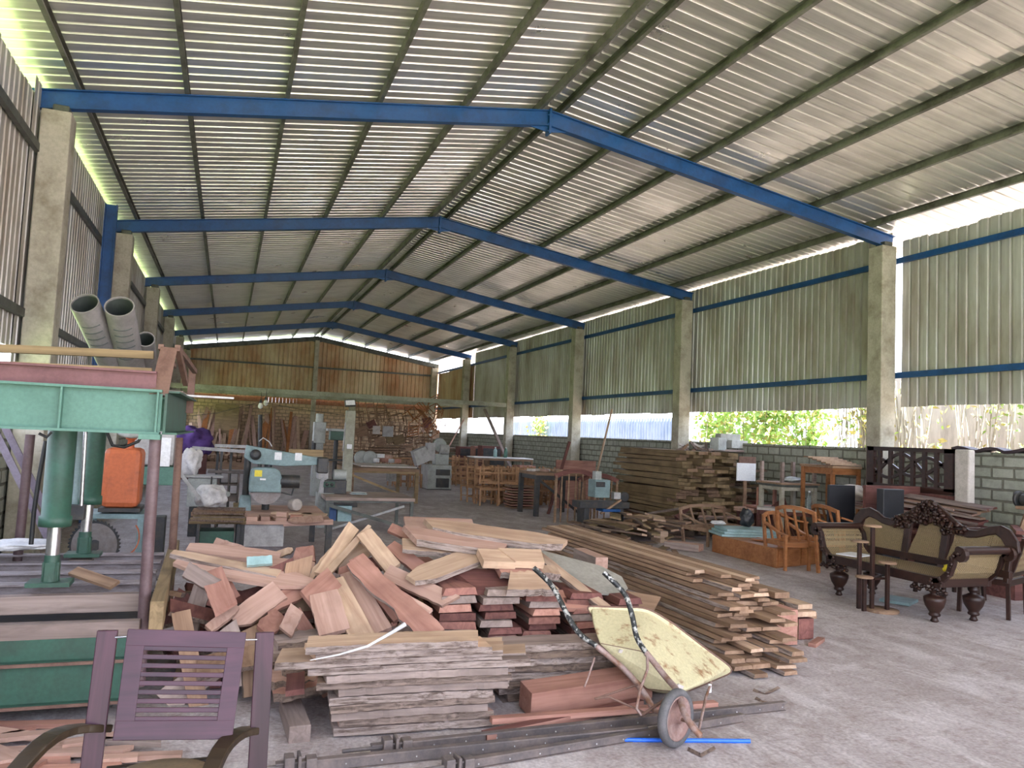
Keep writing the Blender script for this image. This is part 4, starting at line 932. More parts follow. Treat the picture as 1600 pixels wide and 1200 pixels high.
    # legs / braces
    q = [P(x) for x in ((2.360, 3.990, 0.390), (2.330, 3.930, 0.320), (2.220, 3.820, 0.240), (2.170, 3.760, 0.170), (2.190, 3.740, 0.140), (2.410, 3.750, 0.250))]
    MB().tube(q[:5], .008, 8).build('leg', 'rustw', t); MB().tube([q[4], q[5]], .008, 8).build('brace', 'rustp', t)
    q = [P(x) for x in ((2.290, 3.960, 0.230), (1.990, 3.900, 0.190), (2.050, 3.860, 0.210), (2.230, 3.780, 0.140))]
    MB().tube([q[0], q[1]], .006, 8).build('leg', 'rustp', t); MB().tube([q[1], q[2], q[3]], .006, 8).build('brace', 'rustp', t)
    q = [P(x) for x in ((2.130, 4.200, 0.320), (2.050, 4.120, 0.230), (2.020, 4.100, 0.190))]
    MB().tube(q, .006, 8).build('leg', 'rustw', t)
    q = [P(x) for x in ((2.880, 4.100, 0.160), (2.740, 3.950, 0.130), (2.500, 3.660, 0.070))]
    MB().tube(q, .008, 8).build('nose_bar', 'rustw', t)
    MB().box(P((2.840, 4.060, 0.140)), (.018, .012, .05)).build('bracket', 'white', t)
barrow()

# ================================================================ reddish offcuts on the floor at the lower left
rr = random.Random(31); SC = 'thin offcuts on the floor behind the chair'
sc_ = [((-60, 1140), (165, 1135), .05, 'w_red'), ((-20, 1165), (55, 1150), .012, 'w_red'), ((-30, 1172), (100, 1157), .05, 'w_pink'), ((90, 1168), (260, 1148), .05, 'w_pink'), ((150, 1160), (228, 1156), .04, 'w_pink'),
       ((100, 1178), (190, 1166), .05, 'w_pink'), ((-40, 1182), (120, 1172), .05, 'w_pink'), ((60, 1188), (200, 1182), .05, 'w_pink'), ((160, 1172), (250, 1176), .03, 'w_grey'), ((155, 1188), (285, 1185), .04, 'w_pink'),
       ((130, 1197), (215, 1194), .04, 'w_pink'), ((-40, 1180), (20, 1205), .09, 'w_pink'), ((0, 1198), (110, 1192), .05, 'w_red'), ((-30, 1150), (60, 1162), .05, 'w_pink'), ((200, 1160), (262, 1148), .03, 'w_brown'), ((40, 1210), (190, 1204), .05, 'w_red'), ((-20, 1215), (60, 1208), .07, 'w_red')]
pz_ = [(-1.16, 4.71, 0.0), (-0.49, 4.6, 0.0), (-0.99, 4.46, 0.0), (-0.8, 4.54, 0.0), (-1.0, 4.41, 0.0), (-0.66, 4.44, 0.0), (-0.67, 4.36, 0.0), (-0.19, 4.41, 0.0), (-0.51, 4.38, 0.0), (-0.28, 4.36, 0.0), (-0.63, 4.27, 0.0), (-0.38, 4.31, 0.0), (-1.01, 4.33, 0.0), (-0.58, 4.3, 0.0), (-0.72, 4.22, -0.0), (-0.34, 4.17, 0.0), (-0.46, 4.28, 0.0), (-0.2, 4.18, -0.0), (-0.46, 4.15, 0.0), (-0.1, 4.09, 0.0), (-0.52, 4.1, 0.0), (-0.29, 4.07, 0.0), (-1.01, 4.35, 0.0), (-0.8, 4.12, 0.0), (-0.87, 4.18, 0.0), (-0.58, 4.15, 0.0), (-1.05, 4.6, 0.0), (-0.76, 4.43, 0.0), (-0.36, 4.35, 0.0), (-0.18, 4.41, 0.0), (-0.74, 4.07, 0.0), (-0.35, 4.01, 0.0), (-0.89, 4.07, -0.0), (-0.69, 4.07, 0.0)]
desc = ['long red batten along the press foot', 'thin bright orange lath', 'pale pink strip under the orange lath', 'pink strip crossing behind the left chair post', 'short strip just right of the left chair post', 'pink strip left of the chair post', 'long dusty pink strip at the left edge', 'pink strip under the chair arm', 'grey splintered strip pointing at the dusty floor',
        'pale strip beside the seat', 'short pale strip below it', 'slanting pale strip at the bottom left corner', 'red strip at the bottom edge', 'cracked pale strip below the red batten', 'thin brown lath below the backrest', 'red strip almost out of the frame below the arm', 'broad red strip in the bottom left corner']
for i, (a, b, w_, mat) in enumerate(sc_):
    p0, p1 = V(pz_[2*i]), V(pz_[2*i+1]); z = .016+.014*(i % 3)
    plank((p0.x, p0.y, z), (p1.x, p1.y, z), w_+.015, .022, (0, 0, 1), desc[i]+', on the floor behind the chair', (mat, mat), SC, seed=700+i, cat='offcut', name='offcut', cut=(rr.uniform(-.5, .5), rr.uniform(-.5, .5)))

# ================================================================ generic furniture builders
def table(lab, p0, p1, H, topm='w_brown', legm='w_brown', th=.03, lw=.045, apron=.06, brace=False, name='work_table', legs=True, over=.04):
    """p0,p1: opposite plan corners (x,y); built standing on the floor"""
    x0, x1 = sorted((p0[0], p1[0])); y0, y1 = sorted((p0[1], p1[1])); c = V(((x0+x1)/2, (y0+y1)/2, 0))
    t = thing(name, lab, 'table', c); dx, dy = (x1-x0)/2, (y1-y0)/2
    wbar('table_top', (-dx, 0, H-th/2), (dx, 0, H-th/2), dy*2, th, topm, t, (0, 0, 1), .003)
    for sx_ in (-1, 1):
        for sy_ in (-1, 1): MB().bx(sx_*(dx-over)-lw/2, sx_*(dx-over)+lw/2, sy_*(dy-over)-lw/2, sy_*(dy-over)+lw/2, 0, H-th).build('leg', legm, t)
    if apron:
        mb = MB()
        for sy_ in (-1, 1): mb.bx(-dx+over, dx-over, sy_*(dy-over)-.012, sy_*(dy-over)+.012, H-th-apron, H-th)
        for sx_ in (-1, 1): mb.bx(sx_*(dx-over)-.012, sx_*(dx-over)+.012, -dy+over, dy-over, H-th-apron, H-th)
        mb.build('apron', legm, t)
    if brace:
        MB().bar((-dx+over, -dy+over, H-.12), (dx-over, -dy+over, .06), .03, .05).build('brace', legm, t)
        if brace > 1: MB().bar((-dx+over, -dy+over, .12), (dx-over, -dy+over, .12), .03, .04).build('stretcher', legm, t)
    return t
def piece(lab, c, d, m, cat='offcut', name='offcut', rz=0, bevel=0, group=None, rot=None):
    o = MB().box((0, 0, 0), d).build(name, m, bevel=bevel); o.location = c; o.rotation_euler = rot or (0, 0, rz); return tag(o, lab, cat, group)

# ================================================================ radial arm saw on its table
TZ = .5
ta = table('saw table with pale worn top and dark legs behind the offcut heap', (0.19000, 9.46000), (1.26000, 11.36000), TZ, 'w_pink', 'dark', .04, .07, .0)
tx0, tx1, ty0, ty1 = 0.19000, 1.26000, 9.46000, 11.36000
MB().bx(-.55, -.02, -(ty1-ty0)/2+.06, -(ty1-ty0)/2+.08, .2, .46).build('skirt', 'lightgrey', ta)
MB().bx(-.58, -.50, -(ty1-ty0)/2-.05, (ty1-ty0)/2, TZ, TZ+.03).build('edge_batten', 'w_olive', ta)
g0 = V((0.500, 10.400, 0.760))
sw = thing('radial_arm_saw', 'blue grey radial arm saw with yellow label on its blade guard', 'saw', (g0.x, g0.y, TZ))
def S(p): return V(p)-V((g0.x, g0.y, TZ))
# guard housing: rounded top box
gw = 0.39000; gh = 0.31000
pl = [(-gw/2, 0), (gw/2, 0), (gw/2, gh*.62), (gw*.42, gh*.9), (gw*.25, gh), (-gw*.38, gh), (-gw*.47, gh*.9), (-gw*.5, gh*.5)]
gz = 0.76000-TZ
gd = MB().prism(pl, .2, M.Translation((0, 0, gz)) @ M.Rotation(R(90), 4, 'X')).build('blade_guard', 'bluegrey', sw, .015)
MB().bx(-.14, -.05, -.104, -.101, gz+gh*.64, gz+gh*.90).build('yellow_label', 'labely', gd)
MB().bx(-.07, -.0, -.104, -.101, gz+gh*.5, gz+gh*.57).build('white_label', 'labelw', gd)
pl = [(.19*math.cos(k*.1571), .19*math.sin(k*.1571)) for k in range(40)]
MB().prism(pl, .006, M.Translation((.02, 0, gz+.03)) @ M.Rotation(R(90), 4, 'X')).build('blade', 'blade', sw)
MB().tube([(.18, -.02, gz+gh*.45), (.42, -.02, gz+gh*.45)], .085, 18).build('motor', 'dark', sw)
MB().tube([(.2, -.05, gz+.0), (.33, -.05, gz-.03), (.36, -.05, gz+.1)], .012, 8).build('cable', 'dark', sw)
# arm and column
arm = MB(); a, b = S((0.250, 10.800, 1.300)), S((1.210, 10.800, 1.140))
pl = [(a.x, a.z+.04), (b.x, b.z+.06), (b.x, b.z-.03), (a.x+.5, a.z-.22), (a.x+.1, a.z-.2), (a.x-.02, a.z-.12)]
arm.prism(pl, .14, M.Translation((0, .35, 0)) @ M.Rotation(R(90), 4, 'X')); ao = arm.build('arm', 'bluegrey', sw, .008)
for x in (.36, .62): MB().bx(a.x+x, a.x+x+.09, .275, .279, a.z-.14, a.z-.04).build('white_label', 'labelw', ao)
MB().lathe([(.05, -.02), (.07, 0), (.07, .05), (.03, .06)], (a.x+.12, .27, a.z-.08), (0, -1, 0), 14).build('knob', 'dark', ao)
MB().tube([(-.02+.06, .35, 0), (-.02+.06, .35, gz+gh+.02)], .05, 14).build('carriage', 'dark', sw)
MB().box((-.22, .3, .09), (.16, .2, .2), None, 0, (.8, .8)).build('column_base', 'bluegrey', sw, .01)
MB().tube([(-.22, .35, .15), (-.22, .35, a.z-.05)], .045, 14).build('column', 'dark', sw)
MB().box(S((1.030, 10.900, 1.260)), (.45, .12, .09)).build('counter_beam', 'w_olive', sw)
MB().bx(b.x-.05, b.x+.1, .22, .42, b.z-.14, b.z+.07).build('end_housing', 'dark', sw, .02)
MB().strip([S(x) for x in ((0.410, 10.900, 1.390), (0.460, 10.900, 1.440), (0.540, 10.900, 1.390), (0.580, 10.900, 1.330))], .02, .012, (0, 1, 0)).build('handle', 'lightgrey', sw)
rr = random.Random(44)
for i, (px_0, w_, h_, lab) in enumerate(((.12, .12, .05, 'small pink block, leftmost on the saw table'), (.26, .1, .05, 'pink block second on the saw table'), (.40, .13, .04, 'flat pink offcut in the middle of the saw table'), (.46, .12, .09, 'stacked pink block at the centre of the saw table'),
        (.62, .14, .05, 'broken pinkish offcut right of the blocks on the saw table'), (.78, .3, .02, 'thin pale board lying right on the saw table'), (.5, .5, .02, 'thin pale board behind the blocks on the saw table'))):
    piece(lab, (tx0+px_0+w_*.3, ty0+[.18, .14, .15, .22, .2, .5, .75][i], TZ+h_/2), (w_, [.35, .3, .3, .2, .12, .5, .15][i], h_), ['w_pink', 'w_pink', 'w_pink', 'w_pink', 'w_red', 'w_pale', 'w_pale'][i], rz=rr.uniform(-.3, .3))
plank((tx0+.55, ty0-.02, TZ+.01), (tx0+.95, ty0+.02, TZ+.03), .14, .015, (0, -.4, 1), 'pink board end hanging over the front of the saw table', ('w_pink', 'w_pink'), seed=71, tip=(.3, 1))
plank((tx0+.5, ty0+.03, TZ-.03), (tx1+.0, ty0+.03, TZ-.01), .05, .06, (0, 0, 1), 'pale pink batten along the front edge of the saw table', ('w_pink', 'w_pink'), seed=72, cat='batten', name='batten')
o = MB().lathe([(.015, -.06), (.075, -.058), (.08, -.04), (.08, .04), (.075, .058), (.015, .06)], (0, 0, 0), (.5, -.8, .1), 20).build('tape_roll', 'gunny'); o.location = (0.900, 10.600, 0.650); o.location.z = TZ+.083; tag(o, 'pale round tape roll standing on the saw table', 'roll')

# ================================================================ machines left, between press and saw
def machine(lab, name, base, w_, d_, h_, parts, cat='machine'):
    t = thing(name, lab, cat, base)
    for nm, kind, c, dim, m in parts:
        if kind == 'b': MB().box(c, dim).build(nm, m, t, .008)
        elif kind == 't': MB().tube([c, dim[:3]], dim[3], 16).build(nm, m, t)
        elif kind == 'w': MB().lathe([(dim[0]-.02, -dim[1]/2), (dim[0], -dim[1]/2), (dim[0], dim[1]/2), (dim[0]-.02, dim[1]/2)], c, dim[2], 24).build(nm, m, t)
        elif kind == 'i': MB().bar(c, dim[:3], dim[3], dim[4]).build(nm, m, t)
    return t
b0 = V((-0.930, 15.050, 0.000))
machine('pale panel cabinet with white sheet front and green lower half behind the press', 'machine_cabinet', (-0.72000, 9.0, 0), 0, 0, 0, [
  ('upper_panel', 'b', (0, 0, 1.32000), (.42, .3, 0.35000), 'lightgrey'), ('lower_box', 'b', (.08, 0, 1.03000), (.36, .3, 0.19000), 'teal'),
  ('pedestal', 'b', (.05, 0, .3), (.25, .25, .6), 'dark'), ('sheet', 'b', (.09, -.16, 1.28000), (.18, .004, .3), 'labelw'), ('flag', 'b', (-.1, -.16, 1.21000), (.08, .004, .16), 'glassf')])
x_ = -0.03000
machine('dark green waste drum machine under a wooden lid behind the press rail', 'machine', (x_, 9.5, 0), 0, 0, 0, [
  ('body', 'b', (0, 0, .2), (.36, .35, .4), 'green'), ('frame', 'b', (-.2, 0, .26), (.04, .4, .52), 'dark'), ('frame', 'b', (.22, 0, .26), (.04, .4, .52), 'dark'), ('dial', 'w', (.1, -.19, .27), (.035, .02, (0, 1, 0)), 'machgrey'), ('lid', 'b', (0, 0, .50), (.6, .45, .03), 'w_olive')])
for i in range(9):
    a_ = rr.uniform(-.5, .5); plank((x_-.25+rr.uniform(-.05, .05), 9.35+i*.04, .53+i*.012), (x_+.28, 9.35+i*.04+a_*.3, .535+i*.012), .1, .02, (0, rr.uniform(-.4, .1), 1), 'brown offcut on the wooden lid over the green drum, '+ORD[8-i], (rr.choice(['w_brown', 'w_olive', 'w_grey']), 'barkd'), 'offcuts over the green drum', seed=800+i)
sack('cloth_bundle', (-0.120, 9.600, 0.770), (.17, .15, .14), 'bundled grey white cloth on the wood beside the saw table', 'cloth', 9, 'cloth')
sack('cloth', (-0.390, 10.500, 1.120), (.12, .2, .18), 'hanging grey white rag draped behind the press post', 'cloth', 4, 'cloth')
piece('crossed white pipe leaning down towards the cloth bundle', (-0.360, 9.300, 0.920), (.42, .03, .04), 'lightgrey', 'pipe', 'pipe', rot=(0, R(52), 0))
for i, (pa, pb, lab) in enumerate((((-0.490, 13.000, 1.210), (0.300, 13.000, 1.180), 'lower of two long whitish rails reaching to the saw arm'), ((-0.170, 13.300, 1.250), (0.300, 13.300, 1.250), 'upper shorter whitish rail behind the saw arm'))):
    pa, pb = V(pa), V(pb); o = thing('long_rail', lab, 'rail', pa); MB().bar(V(), pb-pa, .06, .05).build('bar', 'lightgrey', o)
    for u in (.12, .55): q = (pb-pa)*u; MB().bar((q.x, q.y, -pa.z), (q.x, q.y, q.z), .04, .04).build('support', 'dark', o)
machine('pale dusty machine body with small handwheel behind the grey cloth', 'machine', (-0.28000, 12.0, 0), 0, 0, 0, [
  ('body', 'b', (0, 0, .62), (.38, .35, .4), 'machgrey'), ('pedestal', 'b', (0, 0, .21), (.3, .3, .42), 'dark'), ('handwheel', 'w', (-.02, -.2, .55), (.05, .02, (0, 1, 0)), 'dark'), ('rod', 't', (.12, -.2, .5), (.12, -.2, .85, .01), 'dark'), ('top_plate', 'b', (0, 0, .84), (.55, .4, .03), 'lightgrey')])
machine('dark blue shelf like steel stand left of the saw', 'machine_stand', (0.07000, 12.5, 0), 0, 0, 0, [
  ('side', 'b', (-.14, 0, .45), (.03, .3, .9), 'clampm'), ('side', 'b', (.14, 0, .45), (.03, .3, .9), 'clampm'), ('shelf', 'b', (0, 0, .88), (.6, .34, .03), 'clampm'), ('shelf', 'b', (0, 0, .70), (.3, .3, .025), 'clampm'), ('shelf', 'b', (0, 0, .5), (.3, .3, .1), 'clampm'), ('mullion', 'b', (0, 0, .75), (.02, .3, .3), 'clampm'), ('drum', 'w', (0, -.16, .56), (.04, .02, (0, 1, 0)), 'machgrey')])
# second vertical machine right of the saw
machine('off white and dark vertical spindle machine right of the saw arm', 'spindle_machine', (1.59000, 13.0, 0), 0, 0, 0, [
  ('base', 'b', (-.02, 0, .28), (.26, .35, .56), 'machgrey'), ('body', 'b', (.12, 0, .66), (.36, .3, .22), 'dark'), ('panel', 'b', (.02, -.16, .7), (.18, .02, .09), 'green'), ('knob', 'w', (-.02, -.18, .7), (.025, .03, (0, 1, 0)), 'dark'), ('knob', 'w', (.06, -.18, .7), (.025, .03, (0, 1, 0)), 'dark'), ('head', 'b', (-.08, 0, .92), (.16, .28, .28), 'lightgrey'), ('side_casting', 't', (-.14, -.1, .1), (-.06, -.1, .85, .05), 'lightgrey'), ('motor', 't', (.1, 0, .85), (.3, 0, .85, .09), 'machgrey'), ('handle', 't', (-.2, 0, 1.0), (-.3, -.1, 1.05, .015), 'w_pale')])
machine('grey mortiser on a concrete post behind the spindle machine', 'mortiser', (2.06000, 19.0, 0), 0, 0, 0, [
  ('column', 'b', (0, 0, .7), (.22, .3, 1.4), 'machgrey'), ('head', 'b', (.0, -.1, 1.5), (.27, .3, .5), 'machgrey'), ('motor', 't', (.0, 0, 1.7), (.0, 0, 1.95, .09), 'machgrey'), ('chuck', 't', (-.12, -.2, 1.0), (-.12, -.2, 1.3, .05), 'dark')])
machine('green drill press with dark column behind the spindle machine', 'drill_press', (2.35000, 18.0, 0), 0, 0, 0, [
  ('column', 't', (0, 0, 0), (0, 0, 1.5, .05), 'dark'), ('head', 'b', (0, -.05, 1.45), (.32, .3, .2), 'green'), ('belt_cover', 'b', (-.02, 0, 1.58), (.4, .25, .06), 'machgrey'), ('feed_arm', 'i', (.16, -.1, 1.4), (.24, -.1, 1.15, .02, .03), 'lightgrey'), ('table', 'b', (0, -.15, .9), (.35, .35, .04), 'dark'), ('base', 'b', (0, 0, .03), (.4, .4, .06), 'dark')])
machine('tall grey green steel pillar machine with a pale lamp box tilted on top', 'pillar_machine', (2.42000, 16.5, 0), 0, 0, 0, [
  ('pillar', 'b', (0, 0, 1.0), (.19, .2, 2.0), 'beamc'), ('switch_box', 'b', (0, -.13, 1.25000), (.1, .05, .1), 'labelw'), ('conduit', 't', (-.12, -.05, 1.15), (-.1, -.05, 1.75, .015), 'lightgrey'), ('foot', 'b', (0, 0, .05), (.45, .4, .1), 'dark')])
o = MB().box((0, 0, 0), (.22, .06, .14)).build('lamp_box', 'dark', bevel=.006); o.location = (2.370, 16.300, 2.150); o.rotation_euler = (R(-25), R(-6), 0); tag(o, 'floodlight box with pale face on top of the grey pillar', 'floodlight')
MB().box((0, -.032, 0), (.19, .004, .11)).build('lamp_face', 'labelw', o)

# ================================================================ benches in the middle aisle
o = table('long grey bench with diagonal struts and papers on it, behind the heap peak', (1.490, 12.200, 0.420)[:2], (2.89000, 13.4), 0.55000, 'w_grey', 'girtgrey', .05, .05, .03, 1)
MB().bar((-.6, -.5, .05), (.55, -.5, .42), .04, .035).build('pale_brace', 'lightgrey', o)
bh = 0.55000
for i in range(5):
    piece('crumpled blue and white paper sheet on the grey bench', (2.080, 12.800, 0.600)[:2]+(bh+.008+i*.007,), (.26-.02*i, .2, .004), ['labelw', 'glassf', 'labelw', 'bluegrey', 'labelw'][i], 'paper', 'paper', rz=i*.5, group='papers on the grey bench')
piece('dark and pale blue box hanging under the grey bench left end', (1.820, 12.500, 0.280), (.22, .2, .24), 'glassf', 'box', 'box')
bxx = (1.820, 12.500, 0.280)
piece('dark blue crate face left of the pale blue box under the bench', (bxx[0]-.18, bxx[1], bxx[2]), (.10, .2, .22), 'blue', 'crate', 'crate')
t = table('wooden work table with cross braced frame and dusty board top, mid hall', (2.49000, 17.3), (4.16000, 19.4), 0.77000, 'w_brown', 'w_olive', .06, .08, .05, 2)
o = MB().box((0, 0, 0), (1.3, 1.4, .03)).build('board', 'gunny'); o.location = (3.57000, 18.5, 0.77000+.016); tag(o, 'pale dusty panel lying on the cross braced work table', 'panel')
piece('small white box on blocks in front of the work table end', (4.090, 20.000, 0.430), (.24, .2, .22), 'lightgrey', 'box', 'box')
# grey cabinet machine with duct
t = machine('grey planer cabinet with dark window openings, mid hall', 'planer_cabinet', (5.80000, 22.0, 0), 0, 0, 0, [
  ('cabinet', 'b', (0, 0, .35), (.68, .8, .70), 'machgrey'), ('opening_shade', 'b', (.09, -.41, .5), (.42, .02, .17), 'dark'), ('door', 'b', (.09, -.41, .2), (.38, .02, .26), 'dark'), ('side_panel', 'b', (-.35, 0, .35), (.02, .8, .66), 'lightgrey'),  # window opening is a dark slab painted as its inner shade
  ('base', 'b', (0, 0, .01), (.72, .84, .03), 'dark'), ('head', 'b', (.1, 0, .86), (.4, .4, .3), 'machgrey'), ('motor', 't', (.05, -.1, 1.15), (.3, -.1, 1.15, .14), 'lightgrey'), ('guard', 'w', (.05, 0, 1.28), (.2, .1, (0, 1, .2)), 'machgrey'), ('pipe', 't', (.1, 0, .9), (.1, 0, 1.25, .06), 'dark')])
o = MB().box((0, 0, 0), (.46, .4, .42), None, 0, (.85, .9)).build('dust_hood', 'lightgrey', bevel=.01); o.location = (5.160, 21.400, 0.960); o.rotation_euler = (0, R(-25), 0); tag(o, 'tilted pale grey dust hood left of the planer cabinet', 'hood')
piece('pale upright dust duct joining the hood to the planer', (5.450, 21.500, 1.080), (.22, .3, .5), 'lightgrey', 'duct', 'duct')
# three round machines far left of work table
for i, (px_0, lab) in enumerate(((565, 'grey circular guard on the far table, left of the green one'), (578, 'green circular guard on the far table'))):
    c = [(3.360, 20.500, 0.870), (3.580, 20.500, 0.870)][i]
    t = thing('wheel_guard', lab, 'guard', c); MB().lathe([(.17, -.04), (.2, -.03), (.2, .03), (.17, .04)], (0, 0, .0), (.2, -1, 0), 24).build('rim', 'machgrey', t); MB().lathe([(.03, -.02), (.17, -.015), (.17, .015), (.03, .02)], (0, 0, 0), (.2, -1, 0), 24).build('disc', 'green' if i else 'dark', t)
table('low dark table carrying the round guards beyond the work table', (3.09000, 20.2), (4.83000, 21.2), 0.70000-.02, 'dark', 'w_brown', .04)
for i in range(8):
    c = [(3.730, 20.400, 0.830), (3.940, 20.400, 0.840), (4.110, 20.400, 0.830), (4.300, 20.500, 0.830), (4.500, 20.600, 0.810), (4.670, 20.600, 0.800), (3.850, 20.500, 0.950), (4.070, 20.500, 0.920)][i]
    piece(['white small motor block', 'red brown lath bundle', 'whitish metal lump', 'red brown board scrap', 'brown scrap', 'brown board scrap end', 'white switch block', 'pinkish scrap'][i]+' on the low dark table beyond the work table', c, (.14, .2, .1), ['white', 'w_red', 'lightgrey', 'w_red', 'w_brown', 'w_brown', 'white', 'w_pink'][i], 'scrap', 'scrap', rz=i*.6)

# ================================================================ chair and stool frames
def frame_chair(lab, m='w_orange', back=.45, seat=.4, w_=.42, group=None, simple=False):
    t = thing('unfinished_chair', lab, 'chair', group=group); h = w_/2; lw = .03
    for sx_ in (-1, 1):
        MB().bx(sx_*h-lw/2, sx_*h+lw/2, -h-lw/2, -h+lw/2, 0, seat).build('leg', m, t)
        MB().bar((sx_*h, h, 0), (sx_*h, h+.06, seat+back), lw, lw, (0, 1, 0)).build('leg', m, t)
    mb = MB()
    z = seat-.03
    for sx_ in (-1, 1): mb.bar((sx_*h, -h, z), (sx_*h, h, z), .02, .04)
    mb.bar((-h, -h, z), (h, -h, z), .02, .04); mb.bar((-h, h, z), (h, h, z), .02, .04); mb.build('seat_frame', m, t)
    mb = MB(); z = .14
    for sx_ in (-1, 1): mb.bar((sx_*h, -h, z), (sx_*h, h, z), .02, .02)
    mb.bar((-h, 0, z), (h, 0, z), .02, .02); mb.build('stretcher', m, t)
    mb = MB()
    for u in (.35, .65, .95): mb.bar((-h, h+.02+.04*u, seat+back*u), (h, h+.02+.04*u, seat+back*u), .02, .04)
    mb.build('back_rail', m, t)
    return t
stool = frame_chair('pale brown chair frame at the left end of the stacked frames by the aisle', 'w_frame', group=None)
spots = []
sx0, sx1 = 5.80000, 6.97000
SG = 'stacked unfinished chair frames by the aisle'
k = 0
for lay in range(2):
    for r_ in range(3):
        for c_ in range(5):
            loc = (sx0-.05+c_*.43+(.1 if lay else 0), 17.2+r_*.48, lay*.47); rot = (0, 0, .05*k) if lay == 0 else (R(180), 0, .07*k)
            if lay: loc = (loc[0], loc[1], .42+.47)
            if k == 0: stool.location = loc; stool['label'] = 'unfinished brown chair frame in the stacked block beside the aisle'; stool['group'] = SG
            else: dup(stool, loc, rot, None, SG)
            k += 1
# second group behind planer cabinet and right
for i in range(6): dup(stool, (6.97000+.05+(i % 2)*.45, 23.6+(i//2)*.6, 0), .2*i, 'reddish chair frame in the group right of the planer cabinet', 'chair frames right of the planer cabinet')
for i in range(6): dup(stool, (6.88000+.1+(i % 2)*.45, 23.6+(i//2)*.6, .92), (R(180), 0, .2*i), 'upturned chair frame in the group right of the planer cabinet', 'upturned frames right of the planer cabinet')
for i in range(5): dup(stool, (5.08000+(i % 3)*.3-.2, 22.5+(i//3)*.5, 0), .3*i, 'chair frame standing behind the work table right end', 'chair frames behind the work table')
# stacked slats / frames right of them (low ladder like stack)
for i in range(9):
    c = (6.310, 16.500, 0.490); piece('slatted seat frame in the low stack beside the chair frames, '+ORD[8-i], (c[0]+rr.uniform(-.03, .03), 16.5, .03+i*.058), (.55, .5, .03), 'w_red' if i % 2 else 'w_brown', 'tray', 'slatted_tray', rz=rr.uniform(-.1, .1))
# pile of loose tan boards before the tall stack
for i in range(34):
    u = rr.random(); x = 5.9+u*1.5; y = 11.0+rr.uniform(0, 1.6); z = .03+(i % 9)*.04*(1-abs(u-.6)); a_ = R(90)+rr.uniform(-.6, .35); d_ = V((math.cos(a_), math.sin(a_), rr.uniform(-.06, .02)))*rr.uniform(.3, .7)
    plank(V((x, y, z+.05))-d_, V((x, y, z+.05))+d_, rr.uniform(.1, .2), .03, (rr.uniform(-.35, .35), rr.uniform(-.3, 0), 1), 'loose tan board in the low spill before the tall timber stack', (rr.choice(['w_olive', 'w_pale', 'w_brown', 'w_pale']), 'barkd'), 'loose tan boards before the tall stack', seed=2200+i, cut=(rr.uniform(-.3, .3), rr.uniform(-.3, .3)))
for i in range(10):
    x = 5.2+rr.uniform(0, 1.2); y = 9.9+rr.uniform(0, 1.2); a_ = rr.uniform(-.4, 1.2); d_ = V((math.cos(a_), math.sin(a_), 0))*rr.uniform(.12, .35)
    plank(V((x, y, .02))-d_, V((x, y, .03))+d_, rr.uniform(.06, .14), .022, (rr.uniform(-.1, .1), 0, 1), 'stray flat offcut on the aisle floor near the long stack far end', (rr.choice(['w_olive', 'w_pale', 'w_brown']), 'barkd'), 'stray offcuts on the aisle floor', seed=2250+i)
# table with bottles
t = table('narrow table with two plastic bottles near the far right wall', (6.82000, 21.6), (8.67000, 22.4), 0.98000, 'labelw', 'w_brown', .03, .05)
def bottle(lab, c, h, r_, m='clear', capm='labelw'):
    t = thing('bottle', lab, 'bottle', c)
    MB().lathe([(r_*.85, 0), (r_, .02), (r_, h*.35), (r_*.93, h*.42), (r_, h*.5), (r_, h*.66), (r_*.6, h*.8), (r_*.36, h*.88), (r_*.36, h*.94)], n=20).build('body', m, t)
    MB().lathe([(r_*.42, h*.93), (r_*.42, h)], n=14).build('cap', capm, t)
    return t
tz = 0.98000
for i, x in enumerate((7.55000, 7.88000)): bottle(['blue tinted plastic bottle, left one on the narrow far table', 'green tinted plastic bottle, right one on the narrow far table'][i], (x, 21.9, tz), .3, .055, ['glassf', 'teal'][i])

# benches / clutter around x 830-1000
table('cluttered bench with thick frame right of the stacked chair frames', (6.02000, 14.8), (7.09000, 15.8), 0.90000, 'w_brown', 'dark', .06, .09, .09, 1)
tz = 0.90000
for i in range(12):
    u = i/11; x = 6.07000*(1-u)+7.00000*u
    piece('pale carved scrap lying on the cluttered bench', (x, 15.0+rr.uniform(0, .6), tz+.03), (rr.uniform(.08, .2), .1, .05), rr.choice(['w_pink', 'gunny', 'w_brown', 'w_pale']), 'scrap', 'scrap', rz=rr.uniform(0, 3), group='scraps on the cluttered bench')
dl = ['arched carved bench back leaning by the clutter, dark brown', 'second arched carved back behind the dark one']
for i in range(2):
    c = V([(6.450, 13.800, 0.880), (7.140, 14.200, 0.790)][i]); t = thing('carved_headboard', dl[i], 'headboard', (c.x, c.y, 0)); h = c.z
    MB().strip([V((-.45+.09*k, 0, h+.12*math.sin(k/10*math.pi))) for k in range(11)], .03, .09, (0, 1, 0)).build('crest_rail', 'w_dark', t)
    for k in range(5):
        MB().lathe([(.012, 0), (.02, h*.2), (.012, h*.4), (.026, h*.6), (.012, h*.8), (.016, h+.05)], (-.3+.15*k, 0, 0), n=10).build('spindle', 'w_brown', t)
    for s_ in (-1, 1): MB().bx(s_*.42-.02, s_*.42+.02, -.02, .02, 0, h+.02).build('post', 'w_brown', t)
